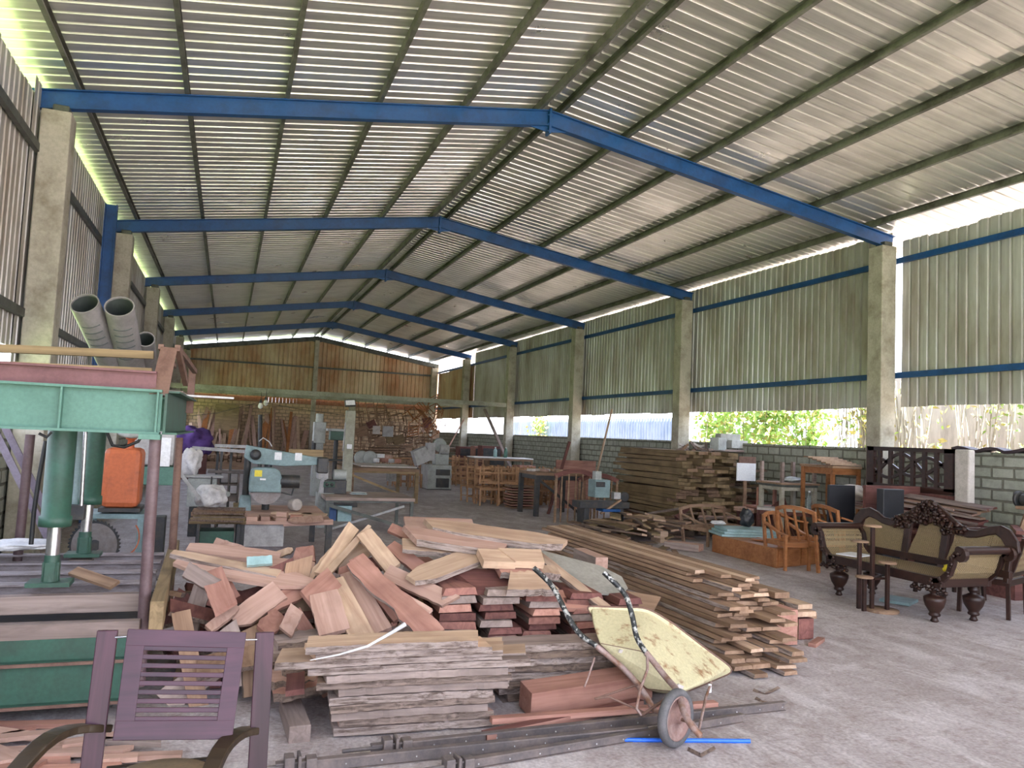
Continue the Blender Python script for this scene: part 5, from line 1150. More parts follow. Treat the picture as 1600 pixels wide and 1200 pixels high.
machine('grey green lathe like machine before the big timber stack', 'planer_machine', (6.50000, 12.8, 0), 0, 0, 0, [
  ('bed', 'b', (0, 0, .45), (1.0, .35, .12), 'dark'), ('head', 'b', (-.05, 0, .74), (.30, .3, .32), 'bluegrey'), ('column', 'b', (-.1, 0, .95), (.12, .15, .2), 'machgrey'), ('window', 'b', (-.1, -.16, .82), (.18, .02, .09), 'dark'), ('leg', 'b', (-.35, 0, .2), (.1, .3, .4), 'dark'), ('leg', 'b', (.35, 0, .2), (.1, .3, .4), 'dark'), ('box', 'b', (.25, -.1, .62), (.14, .12, .12), 'lightgrey'), ('pulley', 'w', (.42, -.1, .6), (.09, .05, (0, 1, 0)), 'dark'), ('belt', 'i', (-.1, -.2, .3), (.3, -.2, .55, .05, .03), 'w_brown'), ('tray', 'b', (.1, -.1, .36), (.35, .3, .05), 'blue')])
for i in range(26):
    a_ = rr.uniform(-.4, .8); x = rr.uniform(7.01000, 8.95000); y = rr.uniform(11.4, 14.2); z = .03+rr.uniform(0, .3)*max(0, 1-abs(x-6.3)); d_ = V((math.cos(a_), math.sin(a_), 0))*rr.uniform(.2, .5)
    plank(V((x, y, z))-d_, V((x, y, z+rr.uniform(-.05, .1)))+d_, rr.uniform(.06, .16), .025, (rr.uniform(-.3, .3), rr.uniform(-.6, 0), 1), 'dusty offcut board littered between the lathe and the aisle', (rr.choice(['w_olive', 'w_brown', 'w_pale', 'w_grey']), 'barkd'), 'litter before the lathe', seed=900+i)
for i, (a, b, lab) in enumerate((((8.340, 30.000, 1.050), (8.940, 30.000, 2.230), 'pale stick leaning on the far column'), ((8.490, 26.000, 2.530), (8.690, 24.000, 0.860), 'dark notched pole slanting down by the far columns'), ((8.630, 17.000, 1.440), (9.100, 17.500, 2.410), 'pale bamboo pole leaning in the bay beyond the timber stack'), ((6.770, 15.300, 0.870), (6.960, 15.300, 1.560), 'dark upright board edge behind the cluttered bench'))):
    a, b = V(a), V(b); lo = a if a.z < b.z else b; hi = b if lo is a else a; d = (lo-hi).normalized(); lo = lo+d*(lo.z/max(.05, -d.z)) if lo.z > 0 else lo
    o = wbar('pole', lo, hi, [.04, .10, .035, .06][i], .05, ['w_pink', 'w_grey', 'w_pale', 'w_dark'][i]); tag(o, lab, 'pole')

# ================================================================ back of the hall
rr = random.Random(77)
bx0, bx1 = -1.40000, 3.25000
for i in range(56):
    u = rr.random(); x = bx0+(bx1-bx0)*u; h = rr.uniform(1.2, 2.5)*(1.1 if .35 < u < .75 else .95); y = 37.7-rr.uniform(.25, .9)
    o = plank((x, y-.25, 0.02), (x+rr.uniform(-.5, .5), 37.8, h), rr.uniform(.06, .22), .03, (rr.uniform(-.3, .3), -1, .1), 'brown board leaning upright against the brick back wall', (rr.choice(['w_pale', 'w_orange', 'w_pale', 'w_pink', 'w_pink']), 'w_brown'), 'boards leaning on the back wall', seed=1000+i)
c = (-0.050, 37.000, 1.390)
piece('large dark olive panel leaning against the brick wall', (c[0], 37.4, 1.25), (1.0, .05, 2.5), 'w_olive', 'panel', 'panel', rot=(R(8), 0, 0))
plank((c[0]-1.0, 37.0, .0), (c[0]-.55, 37.7, 2.5), .08, .06, (0, -1, 0), 'pale batten leaning left of the large dark panel', ('w_pale', 'w_pale'), seed=1101)
# brushwood-like stack of sticks ends
for i in range(40):
    x = -0.73000+(i % 10)*.15; z = .29+.055*(i//10)*1.0
    plank((x, 29.5+rr.uniform(-.2, .2), z), (x+.05, 31, z), .13, .05, (0, 0, 1), 'stick end in the stacked sticks right of the purple cloth', ('w_brown', 'w_brown'), 'stacked stick ends', seed=1200+i, cat='stick', name='stick')
sack('purple_cover', (-0.890, 24.000, 1.020), (.55, .5, .45), 'purple cloth covering a heap behind the press', 'purple', 3, 'cloth')
c = (-0.890, 24.000, 1.020)
piece('dark crate under the purple cloth', (c[0], c[1], (c[2]-.3)/2), (.8, .8, c[2]-.3), 'w_dark', 'crate', 'crate')
c = (-0.710, 30.000, 0.710)
piece('low trestle shelf under the stacked sticks', (c[0]+.75, 30.2, .13), (1.7, 1.5, .26), 'w_brown', 'shelf', 'shelf')
# heap of finished chairs up to the tie beam
hc = frame_chair('dark brown chair in the tall heap against the back wall', 'w_brown', .5, .42, .45); HG = 'chairs heaped at the back right'
x0, x1 = 5.08000, 8.85000
k = 0
for lay in range(5):
    for c_ in range(8-(lay > 3)*2):
        x = x0+.3+c_*(x1-x0-.5)/7+rr.uniform(-.1, .1); z = lay*.5
        loc = (x, 34.5+rr.uniform(-.3, .5), z+(.5 if lay % 2 else 0)); rot = (R(180) if lay % 2 else rr.uniform(-.3, .3), rr.uniform(-.25, .25), rr.uniform(0, 6.28))
        if k == 0: hc.location = loc; hc['group'] = HG
        else: dup(hc, loc, rot, None, HG)
        k += 1
for i in range(6):
    c = V([(7.600, 31.000, 2.170), (7.940, 31.000, 2.370), (7.680, 30.500, 1.840), (7.330, 31.500, 1.970), (7.860, 30.000, 2.000), (7.040, 31.500, 2.280)][i])
    d_ = dup(hc, c, (rr.uniform(.5, 2.5), rr.uniform(-1, 1), rr.uniform(0, 6)), 'chair recoloured orange brown for painted sun, tangled on top of the heap by the right columns', 'chairs with painted sun on the heap')
    for ch in d_.children:
        ch.data = ch.data.copy(); ch.data.materials[0] = MT['w_orange']  # orange wood swapped in so the colour itself carries the sunlight
for i in range(10):
    x = x0+i*(x1-x0)/9; piece('seat panel or box front among the heaped chairs', (x, 34.0, rr.uniform(.3, 2.2)), (rr.uniform(.3, .6), .04, rr.uniform(.3, .5)), rr.choice(['w_brown', 'w_olive', 'w_dark', 'w_brown']), 'panel', 'panel', rot=(rr.uniform(-.3, .3), rr.uniform(-.6, .6), 0), group='panels among the heaped chairs')
for i, (c, m) in enumerate((((5.970, 33.000, 1.640), 'gunny'), ((6.470, 33.000, 1.600), 'lightgrey'))): piece(['small pale tin standing in the chair heap, left', 'pale square board in the chair heap, right of the tin'][i], c, (.3+.15*i, .1, .35+.1*i), m, 'box', 'box')
for i in range(14):
    x = x0-.2+i*.33; plank((x-.8, 33.2, .3+.11*(i % 7)), (x+.8, 33.3, .33+.11*(i % 7)), .2, .05, (0, -.2, 1), 'dark board lying before the heaped chairs', ('w_brown', 'w_brown'), 'dark boards before the chair heap', seed=1300+i)
# cupboards and doors stored at the right end of the hall
for i, (c, w_, h_, m, lab) in enumerate((((8.840, 29.000, 0.900), .8, 1.15, 'w_dark', 'dark maroon cupboard by the far right columns'), ((8.910, 28.000, 1.010), .35, 1.2, 'w_red', 'reddish door leaf beside the dark cupboard'), ((8.920, 26.500, 1.060), .75, 1.25, 'w_dark', 'dark cupboard with an open upper shelf near the bottles'),
       ((8.600, 23.000, 0.960), .6, .9, 'w_brown', 'brown cabinet behind the bottle table right end'), ((8.160, 21.000, 0.890), .5, .8, 'w_red', 'reddish low cabinet right of the bottle table'))):
    t = thing('cupboard', lab, 'cupboard', (c[0], c[1]+(2 if i == 3 else 0), 0))
    MB().bx(-w_/2, w_/2, -.25, .25, 0, h_).build('body', m, t, .005); MB().bx(-w_/2+.03, -.01, -.27, -.252, .05, h_*.65).build('door', m, t, .003); MB().bx(.01, w_/2-.03, -.27, -.252, .05, h_*.65).build('door', m, t, .003)
    MB().bx(-w_/2+.05, w_/2-.05, -.27, -.252, h_*.7, h_*.93).build('niche_shade', 'dark', t)  # no real recess: a dark slab painted as the niche's shade
c = (7.460, 15.900, 1.110)
piece('large plain reddish brown panel standing behind the lathe', (7.60000, 16.3, .58), (1.0, .04, 1.1), 'w_red', 'panel', 'panel')
# hanging bulbs and tube light
for i, c in enumerate(((0.730, 20.000, 2.090), (0.850, 20.000, 2.170))):
    t = thing('hanging_bulb', ['left hanging white bulb under the tie beam', 'right hanging white bulb under the tie beam'][i], 'bulb', c)
    MB().lathe([(.01, -.08), (.05, -.05), (.06, 0), (.045, .04), (.025, .07)], n=16).build('glass', 'bulb', t); MB().lathe([(.028, .065), (.03, .13), (.012, .15)], n=12).build('socket', 'dark', t)
    MB().tube([(0, 0, .14), (.02, .3, .35), (0, 6.5, .62)], .006, 6).build('cord', 'dark', t)
c = V((-0.360, 6.300, 1.800)); o = thing('tube_light', 'long unlit white tube light reaching right from the press gusset', 'tube light', c); d_ = V((0.030, 6.600, 1.810))-c
MB().tube([V(), d_], .009, 10).build('tube', 'white', o)
MB().box((.01, 0, 0), (.05, .03, .03)).build('end_cap', 'dark', o)
c = V((0.840, 20.000, 1.050)); o = MB().tube([(0.740, 20.000, 1.870), (c.x, 20, 0)], .05, 10).build('pole', 'dark'); tag(o, 'dark vertical pole under the hanging bulbs', 'pole')
mb = MB(); pts = [(-0.810, 20.000, 1.760), (-0.240, 19.800, 1.860), (0.710, 19.600, 2.170), (1.700, 20.000, 2.050), (3.140, 20.000, 1.930)]
o = mb.tube(pts, .006, 6).build('cable', 'dark'); tag(o, 'thin dark cable sagging across below the tie beam', 'cable')
# wasp nest / dirt patch on roof
sack('nest', (5.12000, 9.9, roofz(5.12000)+.215), (.10, .08, .03), 'small brown insect nest stuck under the roof near the first rafter', 'w_brown', 8, 'nest')

# ================================================================ big timber stack on the right
rr = random.Random(3); BG = 'boards of the tall timber stack'
nl = 22
for i in range(nl):
    u = i/(nl-1); z = 1.46-u*1.36; xl_ = 8.0-.15*u; xr_ = 9.15+.1*math.sin(u*3)
    for j in range(5):
        w_ = (xr_-xl_)/5*.96; xc = xl_+(xr_-xl_)*(j+.5)/5; yn = 12.3+rr.uniform(-.3, .3)+(.25 if j == 0 else 0)
        plank((xc+rr.uniform(-.03, .03), yn, z), (xc-.04, 14.9+rr.uniform(-.2, .2), z+rr.uniform(-.03, .03)), w_, .06, (rr.uniform(-.06, .06), 0, 1), 'dusty olive board end in the tall timber stack, layer %s' % (ORD+['lowest but one', 'lowest'])[i],
              (rr.choice(['w_olive', 'w_olive', 'w_brown']), 'w_olive'), BG, seed=1500+i*6+j, rag=.015, n=8)
for i in range(40):
    x = rr.uniform(7.3, 9.0); y = rr.uniform(11.3, 12.4); a_ = rr.uniform(-1.2, 1.2); d_ = V((math.cos(a_), math.sin(a_), 0))*rr.uniform(.15, .5); z = rr.uniform(.02, .35)
    plank(V((x, y, z))-d_, V((x, y, z+rr.uniform(-.1, .15)))+d_, rr.uniform(.05, .14), .025, (rr.uniform(-.4, .4), rr.uniform(-.7, 0), 1), 'small brown offcut littering the foot of the tall timber stack', (rr.choice(['w_olive', 'w_brown', 'w_pink', 'w_grey', 'w_dark']), 'barkd'), 'offcuts at the foot of the tall stack', seed=1700+i)
piece('squared timber end standing at the foot of the tall stack', (6.780, 11.200, 0.090), (.14, .3, .18), 'w_pale', 'block', 'wood_block')
plank((6.500, 10.510, 0.060), (6.840, 10.090, 0.060), .25, .1, (0, 0, 1), 'thick grey pink board lying at the foot of the tall stack', ('w_pink', 'w_grey'), seed=1801)
for i in range(16):
    x = 9.2+rr.uniform(0, .3); y = 12.4+rr.uniform(0, .5)
    plank((x-.25, y, .6+i*.035), (x+.3, y-.1, .62+i*.035+rr.uniform(-.05, .05)), rr.uniform(.06, .15), .025, (rr.uniform(-.4, .4), rr.uniform(-.5, 0), 1), 'ragged short board at the right end of the tall stack', (rr.choice(['w_olive', 'w_brown', 'w_pink']), 'barkd'), 'ragged boards right of the tall stack', seed=1810+i)
piece('dark crate carrying the ragged short boards right of the tall stack', (9.45, 12.7, .3), (.4, .5, .6), 'w_dark', 'crate', 'crate')
t = thing('sign_board', 'whitish square tin plate under a faded red strip beside the tall stack', 'plate', (8.920, 11.800, 1.000))
w_, h_ = 0.41000, 0.32000
MB().bx(-w_/2, w_/2, 0, .02, 0, h_).build('plate', 'labelw', t); MB().bx(-w_/2+.04, w_/2, 0, .02, h_, h_+.12).build('red_strip', 'rustp', t)
MB().bx(-.03, .03, .02, .05, -1.00000, h_).build('post', 'w_brown', t)
for i in range(5):
    c = [(9.930, 12.900, 1.090), (10.010, 12.900, 1.090), (9.990, 12.800, 1.100), (9.880, 13.000, 1.090), (10.060, 12.800, 1.040)][i]
    plank((c[0], c[1], 0), (c[0]+.05, c[1]+.2, [1.65, 1.7, 1.6, 1.4, 1.3][i]), .06, .04, (-1, -.3, 0), 'upright brown batten leaning on the wall beside the tin plate', ('w_brown', 'w_brown'), 'battens beside the tin plate', seed=1850+i)
for i, (px_0, lab) in enumerate((('a', 'loose cement block on the pile against the wall, lower right'), ('b', 'loose cement block on the pile against the wall, upper left'), ('c', 'grey ribbed sheet stub beside the loose cement blocks'))):
    c = [(9.710, 13.200, 1.660), (9.580, 13.300, 1.790), (9.210, 13.100, 1.650)][i]
    piece(lab, c, [(.42, .22, .16), (.45, .22, .15), (.3, .2, .25)][i], ['blockc', 'blockc', 'machgrey'][i], 'block', 'cement_block', bevel=.008, rz=[.1, -.1, .4][i])
c = (9.560, 13.200, 1.540)
piece('shelf plank carrying the loose cement blocks over the tall stack', (c[0], 13.25, c[2]-.01), (1.2, .4, .04), 'w_grey', 'plank', 'plank')
piece('trestle post behind the tall stack holding the shelf plank', (c[0]+.35, 13.3, (c[2]-.03)/2), (.08, .08, c[2]-.03), 'w_brown', 'post', 'trestle_post')
for i in range(14):
    c = V((8.860, 13.400, 1.520))+V((rr.uniform(-.3, .5), rr.uniform(-.1, .2), rr.uniform(-.1, .1))); a_ = rr.uniform(0, 3); d_ = V((math.cos(a_)*.8, 0, math.sin(a_)*.4))*rr.uniform(.1, .25)
    c.z = max(c.z, 1.52)
    plank(c-d_, c+d_, .05, .02, (0, -1, .5), 'tangled dusty scrap on top of the tall timber stack', (rr.choice(['w_grey', 'gunny', 'w_brown']), 'barkd'), 'scraps on the tall stack', seed=1870+i)

# ================================================================ brown low cabinet and things on it
t = thing('low_cabinet', 'long low reddish brown cabinet plinth lying on the floor', 'cabinet', (7.1, 8.7, 0))
H = 0.26000
cb = MB(); P0, P1, P2 = V((7.04000-7.1, 10.10000-8.7, 0)), V((7.06000-7.1, 8.65000-8.7, 0)), V((1.0, .25, 0))
P3 = P0+(P2-P1)
cb.add([P0, P1, P2, P3]+[p+V((0, 0, H)) for p in (P0, P1, P2, P3)], [(0, 1, 2, 3), (4, 5, 6, 7), (0, 1, 5, 4), (1, 2, 6, 5), (2, 3, 7, 6), (3, 0, 4, 7)]); cb.build('body', 'w_orange', t, .006)
e = (P2-P1).normalized(); nn = V((e.y, -e.x, 0)); L_ = (P2-P1).length
for k in range(2):
    a = P1+e*(L_*(.03+.48*k))+nn*.008; b = P1+e*(L_*(.49+.48*k))+nn*.008
    MB().bar(a+V((0, 0, H*.5)), b+V((0, 0, H*.5)), .014, H*.82).build('door', 'w_orange', t, .002)
for i in range(3):
    c = (7.510, 10.300, 0.240)
    piece(['bluish glass like sheet, '+w_+' on the left end of the low cabinet' for w_ in ('lowest of three', 'middle of three', 'topmost of three')][i], (c[0]+.02*i, 10.0, H+.02+i*.038), (.86-.05*i, .55, .034), 'glassf', 'sheet', 'sheet', rz=-.25)
sack('bag', (7.660, 10.100, 0.490), (.10, .1, .14), 'black plastic bag standing on the bluish sheets', 'black', 6, 'bag').location.z = H+.25
sack('cloth', (7.280, 10.300, 0.380), (.12, .1, .03), 'crumpled white cloth on the bluish sheets', 'white', 7, 'cloth').location.z = H+.155
plank((7.35, 9.5, H+.02), (7.75, 8.9, H+.02), .3, .02, (0, 0, 1), 'loose reddish board on the top of the low cabinet', ('w_orange', 'w_orange'), seed=1901)
# skeleton settee / armchair frames in orange wood
def arm_frame(lab, loc, rz, L=.6, D=.55, hs=.36, ha=.58, m='w_orange'):
    t = thing('unfinished_armchair', lab, 'chair', loc, rz); h = L/2; d = D/2
    for sx_ in (-1, 1):
        MB().bar((sx_*h, -d, 0), (sx_*h, -d, ha), .035, .04, (0, 1, 0)).build('leg', m, t, .003)
        MB().bar((sx_*h, d, 0), (sx_*h, d+.10, ha+.22), .035, .045, (0, 1, 0)).build('leg', m, t, .003)
        MB().strip([(sx_*h, -d-.03, ha), (sx_*h, -d+.15, ha+.02), (sx_*h, 0, ha+.04), (sx_*h, d+.05, ha+.12)], .05, .025, (1, 0, 0)).build('arm', m, t, .002)
    mb = MB()
    for y in (-d, d): mb.bar((-h, y, hs), (h, y, hs), .025, .06)
    for x in (-h, h): mb.bar((x, -d, hs), (x, d, hs), .025, .06)
    mb.build('seat_frame', m, t)
    MB().strip([(-h, d+.11, ha+.2), (-h*.5, d+.15, ha+.24), (0, d+.16, ha+.25), (h*.5, d+.15, ha+.24), (h, d+.11, ha+.2)], .03, .05, (0, 1, 0)).build('crest_rail', m, t)
    for k in (-1, 0, 1): MB().bar((k*h*.5, d, hs), (k*h*.5, d+.13, ha+.22), .02, .03, (0, 1, 0)).build('back_slat', m, t)
    return t
arm_frame('orange wood armchair frame with curved top rail, left of the cane settee', (7.62, 8.62, 0), R(100), .62, .5)
arm_frame('second orange armchair frame directly behind the first, beside the black board', (8.35, 8.75, 0), R(80), .6, .5)
arm_frame('plain orange armchair frame standing in front of the low cabinet end', (7.24000-.0, 8.30000+.35, 0), R(-5), .36, .42, .34, .46)
arm_frame('long skeleton bench frame in brown wood behind the low cabinet', (7.75, 10.95, 0), R(15), 1.1, .5, .26, .34, 'w_brown')
# table with board top and bottle
z = .5
z = .62; a, b = V((8.500, 10.940, 0.600)), V((9.430, 10.210, 0.600))
t = thing('work_table', 'low table with long pale top carrying the clear bottle', 'table', (a.x, a.y, 0)); d_ = b-a; d_.z = 0; sd_ = V((d_.y, -d_.x, 0)).normalized()
wbar('table_top', V((0, 0, z-.02)), d_+V((0, 0, z-.02)), .42, .04, 'gunny', t)
MB().bar(V((0, 0, z-.07))+sd_*.19, d_+V((0, 0, z-.07))+sd_*.19, .02, .07).build('apron', 'w_dark', t)
for u in (.03, .97):
    for v_ in (-.17, .17): q = d_*u+sd_*v_; MB().bx(q.x-.03, q.x+.03, q.y-.03, q.y+.03, 0, z-.04).build('leg', 'w_dark', t)
c = V((8.920, 10.170, 0.620)); bottle('tall clear plastic water bottle on the low pale topped table', (c.x, c.y, z), 0.30000*1.1, .045, 'clear')
for i in range(2): piece(['pale square board resting on the low table back, lower one', 'pale square board resting on the low table back, upper one'][i], (8.9, 11.4, .50+.04*i), (.7, .5, .03), 'w_pink', 'board', 'board', rz=.1)
table('small dark stand under the pale square boards', (8.6, 11.15), (9.2, 11.65), .483, 'w_dark', 'w_dark')
t = table('grey table with another table upturned on top, before the block wall', (8.64000, 10.5), (9.39000, 11.1), 1.02000, 'girtgrey', 'conc', .04, .06, .06)
hz = 1.02000
t = thing('upturned_table', 'wooden table lying upside down on the grey table, legs in the air', 'table', (9.01000, 10.8, hz))
MB().bx(-.4, .4, -.32, .32, 0, .03).build('table_top', 'w_brown', t)
for x in (-.33, .33):
    for y in (-.26, .26): MB().box((x, y, .2), (.05, .05, .34)).build('leg', 'w_grey', t)
sack('cloth', (9.10000, 10.8, hz+.07), (.2, .15, .05), 'grey bundle inside the upturned table', 'machgrey', 12, 'cloth')
table('low orange brown table right of the grey table by the wall', (9.0, 9.75), (9.6, 10.5), 1.38000, 'w_brown', 'w_orange', .04, .05, .1)
for i in range(6): plank((8.95, 9.8+i*.1, 1.38000+.02+.02*i), (9.62, 9.85+i*.1, 1.38000+.02+.02*i), .1, .02, (0, 0, 1), 'thin board on the low orange brown table by the wall, '+ORD[5-i], ('w_brown', 'w_pale'), seed=1920+i)
for i in range(5):
    x = 8.2+.12*i; plank((8.6+i*.05, 10.3, .1), (8.75+i*.08, 11.0, .55+.05*i), .1, .03, (-1, -.5, .3), 'dark board leaning under the tables by the wall', ('w_dark', 'w_brown'), 'dark boards under the wall tables', seed=1930+i)
# red-orange upturned legs stool left of it
t = thing('stool', 'upturned red brown stool with legs up beside the tall stack', 'stool', (8.95000, 11.3, 0)); zt_ = 0.60000
MB().bx(-.3, .3, -.2, .2, max(.05, zt_-.03), max(.08, zt_)).build('seat', 'w_red', t)
for x in (-.24, .1, .24): MB().bx(x-.025, x+.025, -.15, -.1, max(.08, zt_), max(.08, zt_)+.33).build('leg', 'w_red', t)
for x in (-.25, .25): MB().bx(x-.03, x+.03, -.15, .15, 0, max(.05, zt_-.03)).build('support', 'w_dark', t)
# black board, brown panel, speaker box
piece('matt black board standing upright beside the brown panel', (8.19000, 8.7, .57), (.46, .04, 1.13), 'black', 'board', 'board')
piece('wide dark brown panel standing behind the cane settee', (9.00000, 8.4, .58), (1.38, .05, 1.16), 'w_dark', 'panel', 'panel')
piece('black box standing on edge in front of the brown panel', (8.36000, 8.0, 0.57000), (.36, .12, 1.14000), 'black', 'box', 'box', bevel=.01)
# openwork carved panel against the wall
t = thing('lattice_headboard', 'large dark openwork wooden headboard leaning on the block wall', 'headboard', (9.33, 8.6, 0)); W_, Z0_, Z1_ = 1.5, 1.12, 1.71
wbar('frame', (0, -W_/2, Z1_-.03), (0, W_/2, Z1_-.03), .06, .06, 'w_settee', t); wbar('frame', (0, -W_/2, Z0_), (0, W_/2, Z0_), .06, .08, 'w_settee', t)
for y in (-W_/2+.08, W_/2-.04): MB().bx(-.03, .03, y-.08, y+.06, Z0_, Z1_).build('stile', 'w_settee', t)
for k in range(6): MB().bx(-.02, .02, -W_/2+.28+k*.2-.03, -W_/2+.28+k*.2+.03, Z0_, Z1_).build('bar', 'w_settee', t)
for ph, am in ((0, .16), (1, .12), (2, .2)):
    MB().strip([V((0, -W_/2+.1+j*.065, (Z0_+Z1_)/2+am*math.sin(j*.30+ph*2.1))) for j in range(21)], .03, .045, (1, 0, 0)).build('curved_bar', 'w_settee', t)
MB().bx(-.05, .05, -W_/2, W_/2, 0, Z0_-.05).build('lower_board', 'w_dark', t)
piece('pale mattress like slab standing at the right end of the headboard', (9.35, 7.76000-.05, .86), (.12, .22, 1.7), 'gunny', 'slab', 'slab', bevel=.02)
# board pile before the wall
for i in range(16):
    u = rr.random(); y0 = 7.4+rr.uniform(-.2, .3); z = .86+.0*i-(i % 8)*.045+.10
    plank((8.9+rr.uniform(-.2, .3), 9.1+rr.uniform(-.2, .3), z+.12), (9.2+rr.uniform(-.1, .2), y0, z), rr.uniform(.12, .25), .025, (rr.uniform(-.2, .0), 0, 1), 'old board sloping in the pile between headboard and brown panel', (rr.choice(['w_grey', 'w_brown', 'w_pink', 'w_dark']), 'w_grey'), 'old boards before the wall', seed=1950+i)
for i in range(3): piece(['dark shelf board below the old board pile, ' + s_ for s_ in ('lowest', 'middle', 'upper')][i], (9.15, 7.9, .16+i*.2), (.6, 1.6, .04), 'w_dark', 'board', 'board')
piece('low dark box carrying the old boards', (9.2, 8.2, .3), (.4, .8, .6), 'w_dark', 'box', 'crate')
t = sack('bag', (8.75, 9.1, 1.0), (.28, .2, .12), 'pale sack lying left of the brown panel on the boards', 'gunny', 14, 'bag')
# tarpaulin strip on the wall top
mb = MB(); pts = [V((9.84, 8.24000-j*.1, 1.72+.025*math.sin(j*1.3)+.012*math.sin(j*3.1))) for j in range(26)]
mb.strip(pts, .22, .04, (1, 0, 0)); o = mb.build('tarpaulin', 'tarp'); tag(o, 'dark crumpled tarpaulin roll along the top of the block wall', 'tarpaulin')
# wooden stacking rack and grinder at the right edge
machine('dark bench grinder on a slanted wooden stand at the right edge', 'bench_grinder', (9.25, 6.7, 0), 0, 0, 0, [
  ('motor', 't', (0, -.12, 1.12), (0, .12, 1.12, .07), 'dark'), ('wheel', 'w', (0, .17, 1.12), (.10, .03, (0, 1, 0)), 'dark'), ('wheel', 'w', (0, -.17, 1.12), (.10, .03, (0, 1, 0)), 'machgrey'), ('mount', 'b', (0, 0, 1.02), (.2, .3, .04), 'w_brown'), ('leg', 'i', (-.25, .25, 0), (0, .05, 1.0, .06, .05), 'w_brown'), ('leg', 'i', (.2, .2, 0), (0, .05, 1.0, .06, .05), 'w_brown'), ('leg', 'i', (0, -.3, 0), (0, -.05, 1.0, .06, .05), 'w_brown')])
for i in range(5): plank((8.5, 6.3+.0*i, .5+i*.07), (9.2, 6.9, .5+i*.07), .08, .04, (0, 0, 1), 'dark brown rail in the stacked frame at the right edge, '+ORD[4-i], ('w_dark', 'w_brown'), seed=1980+i, cat='rail', name='rail')
piece('dark low chest under the stacked rails at the right edge', (8.85, 6.6, .235), (.6, .4, .47), 'w_dark', 'chest', 'chest')

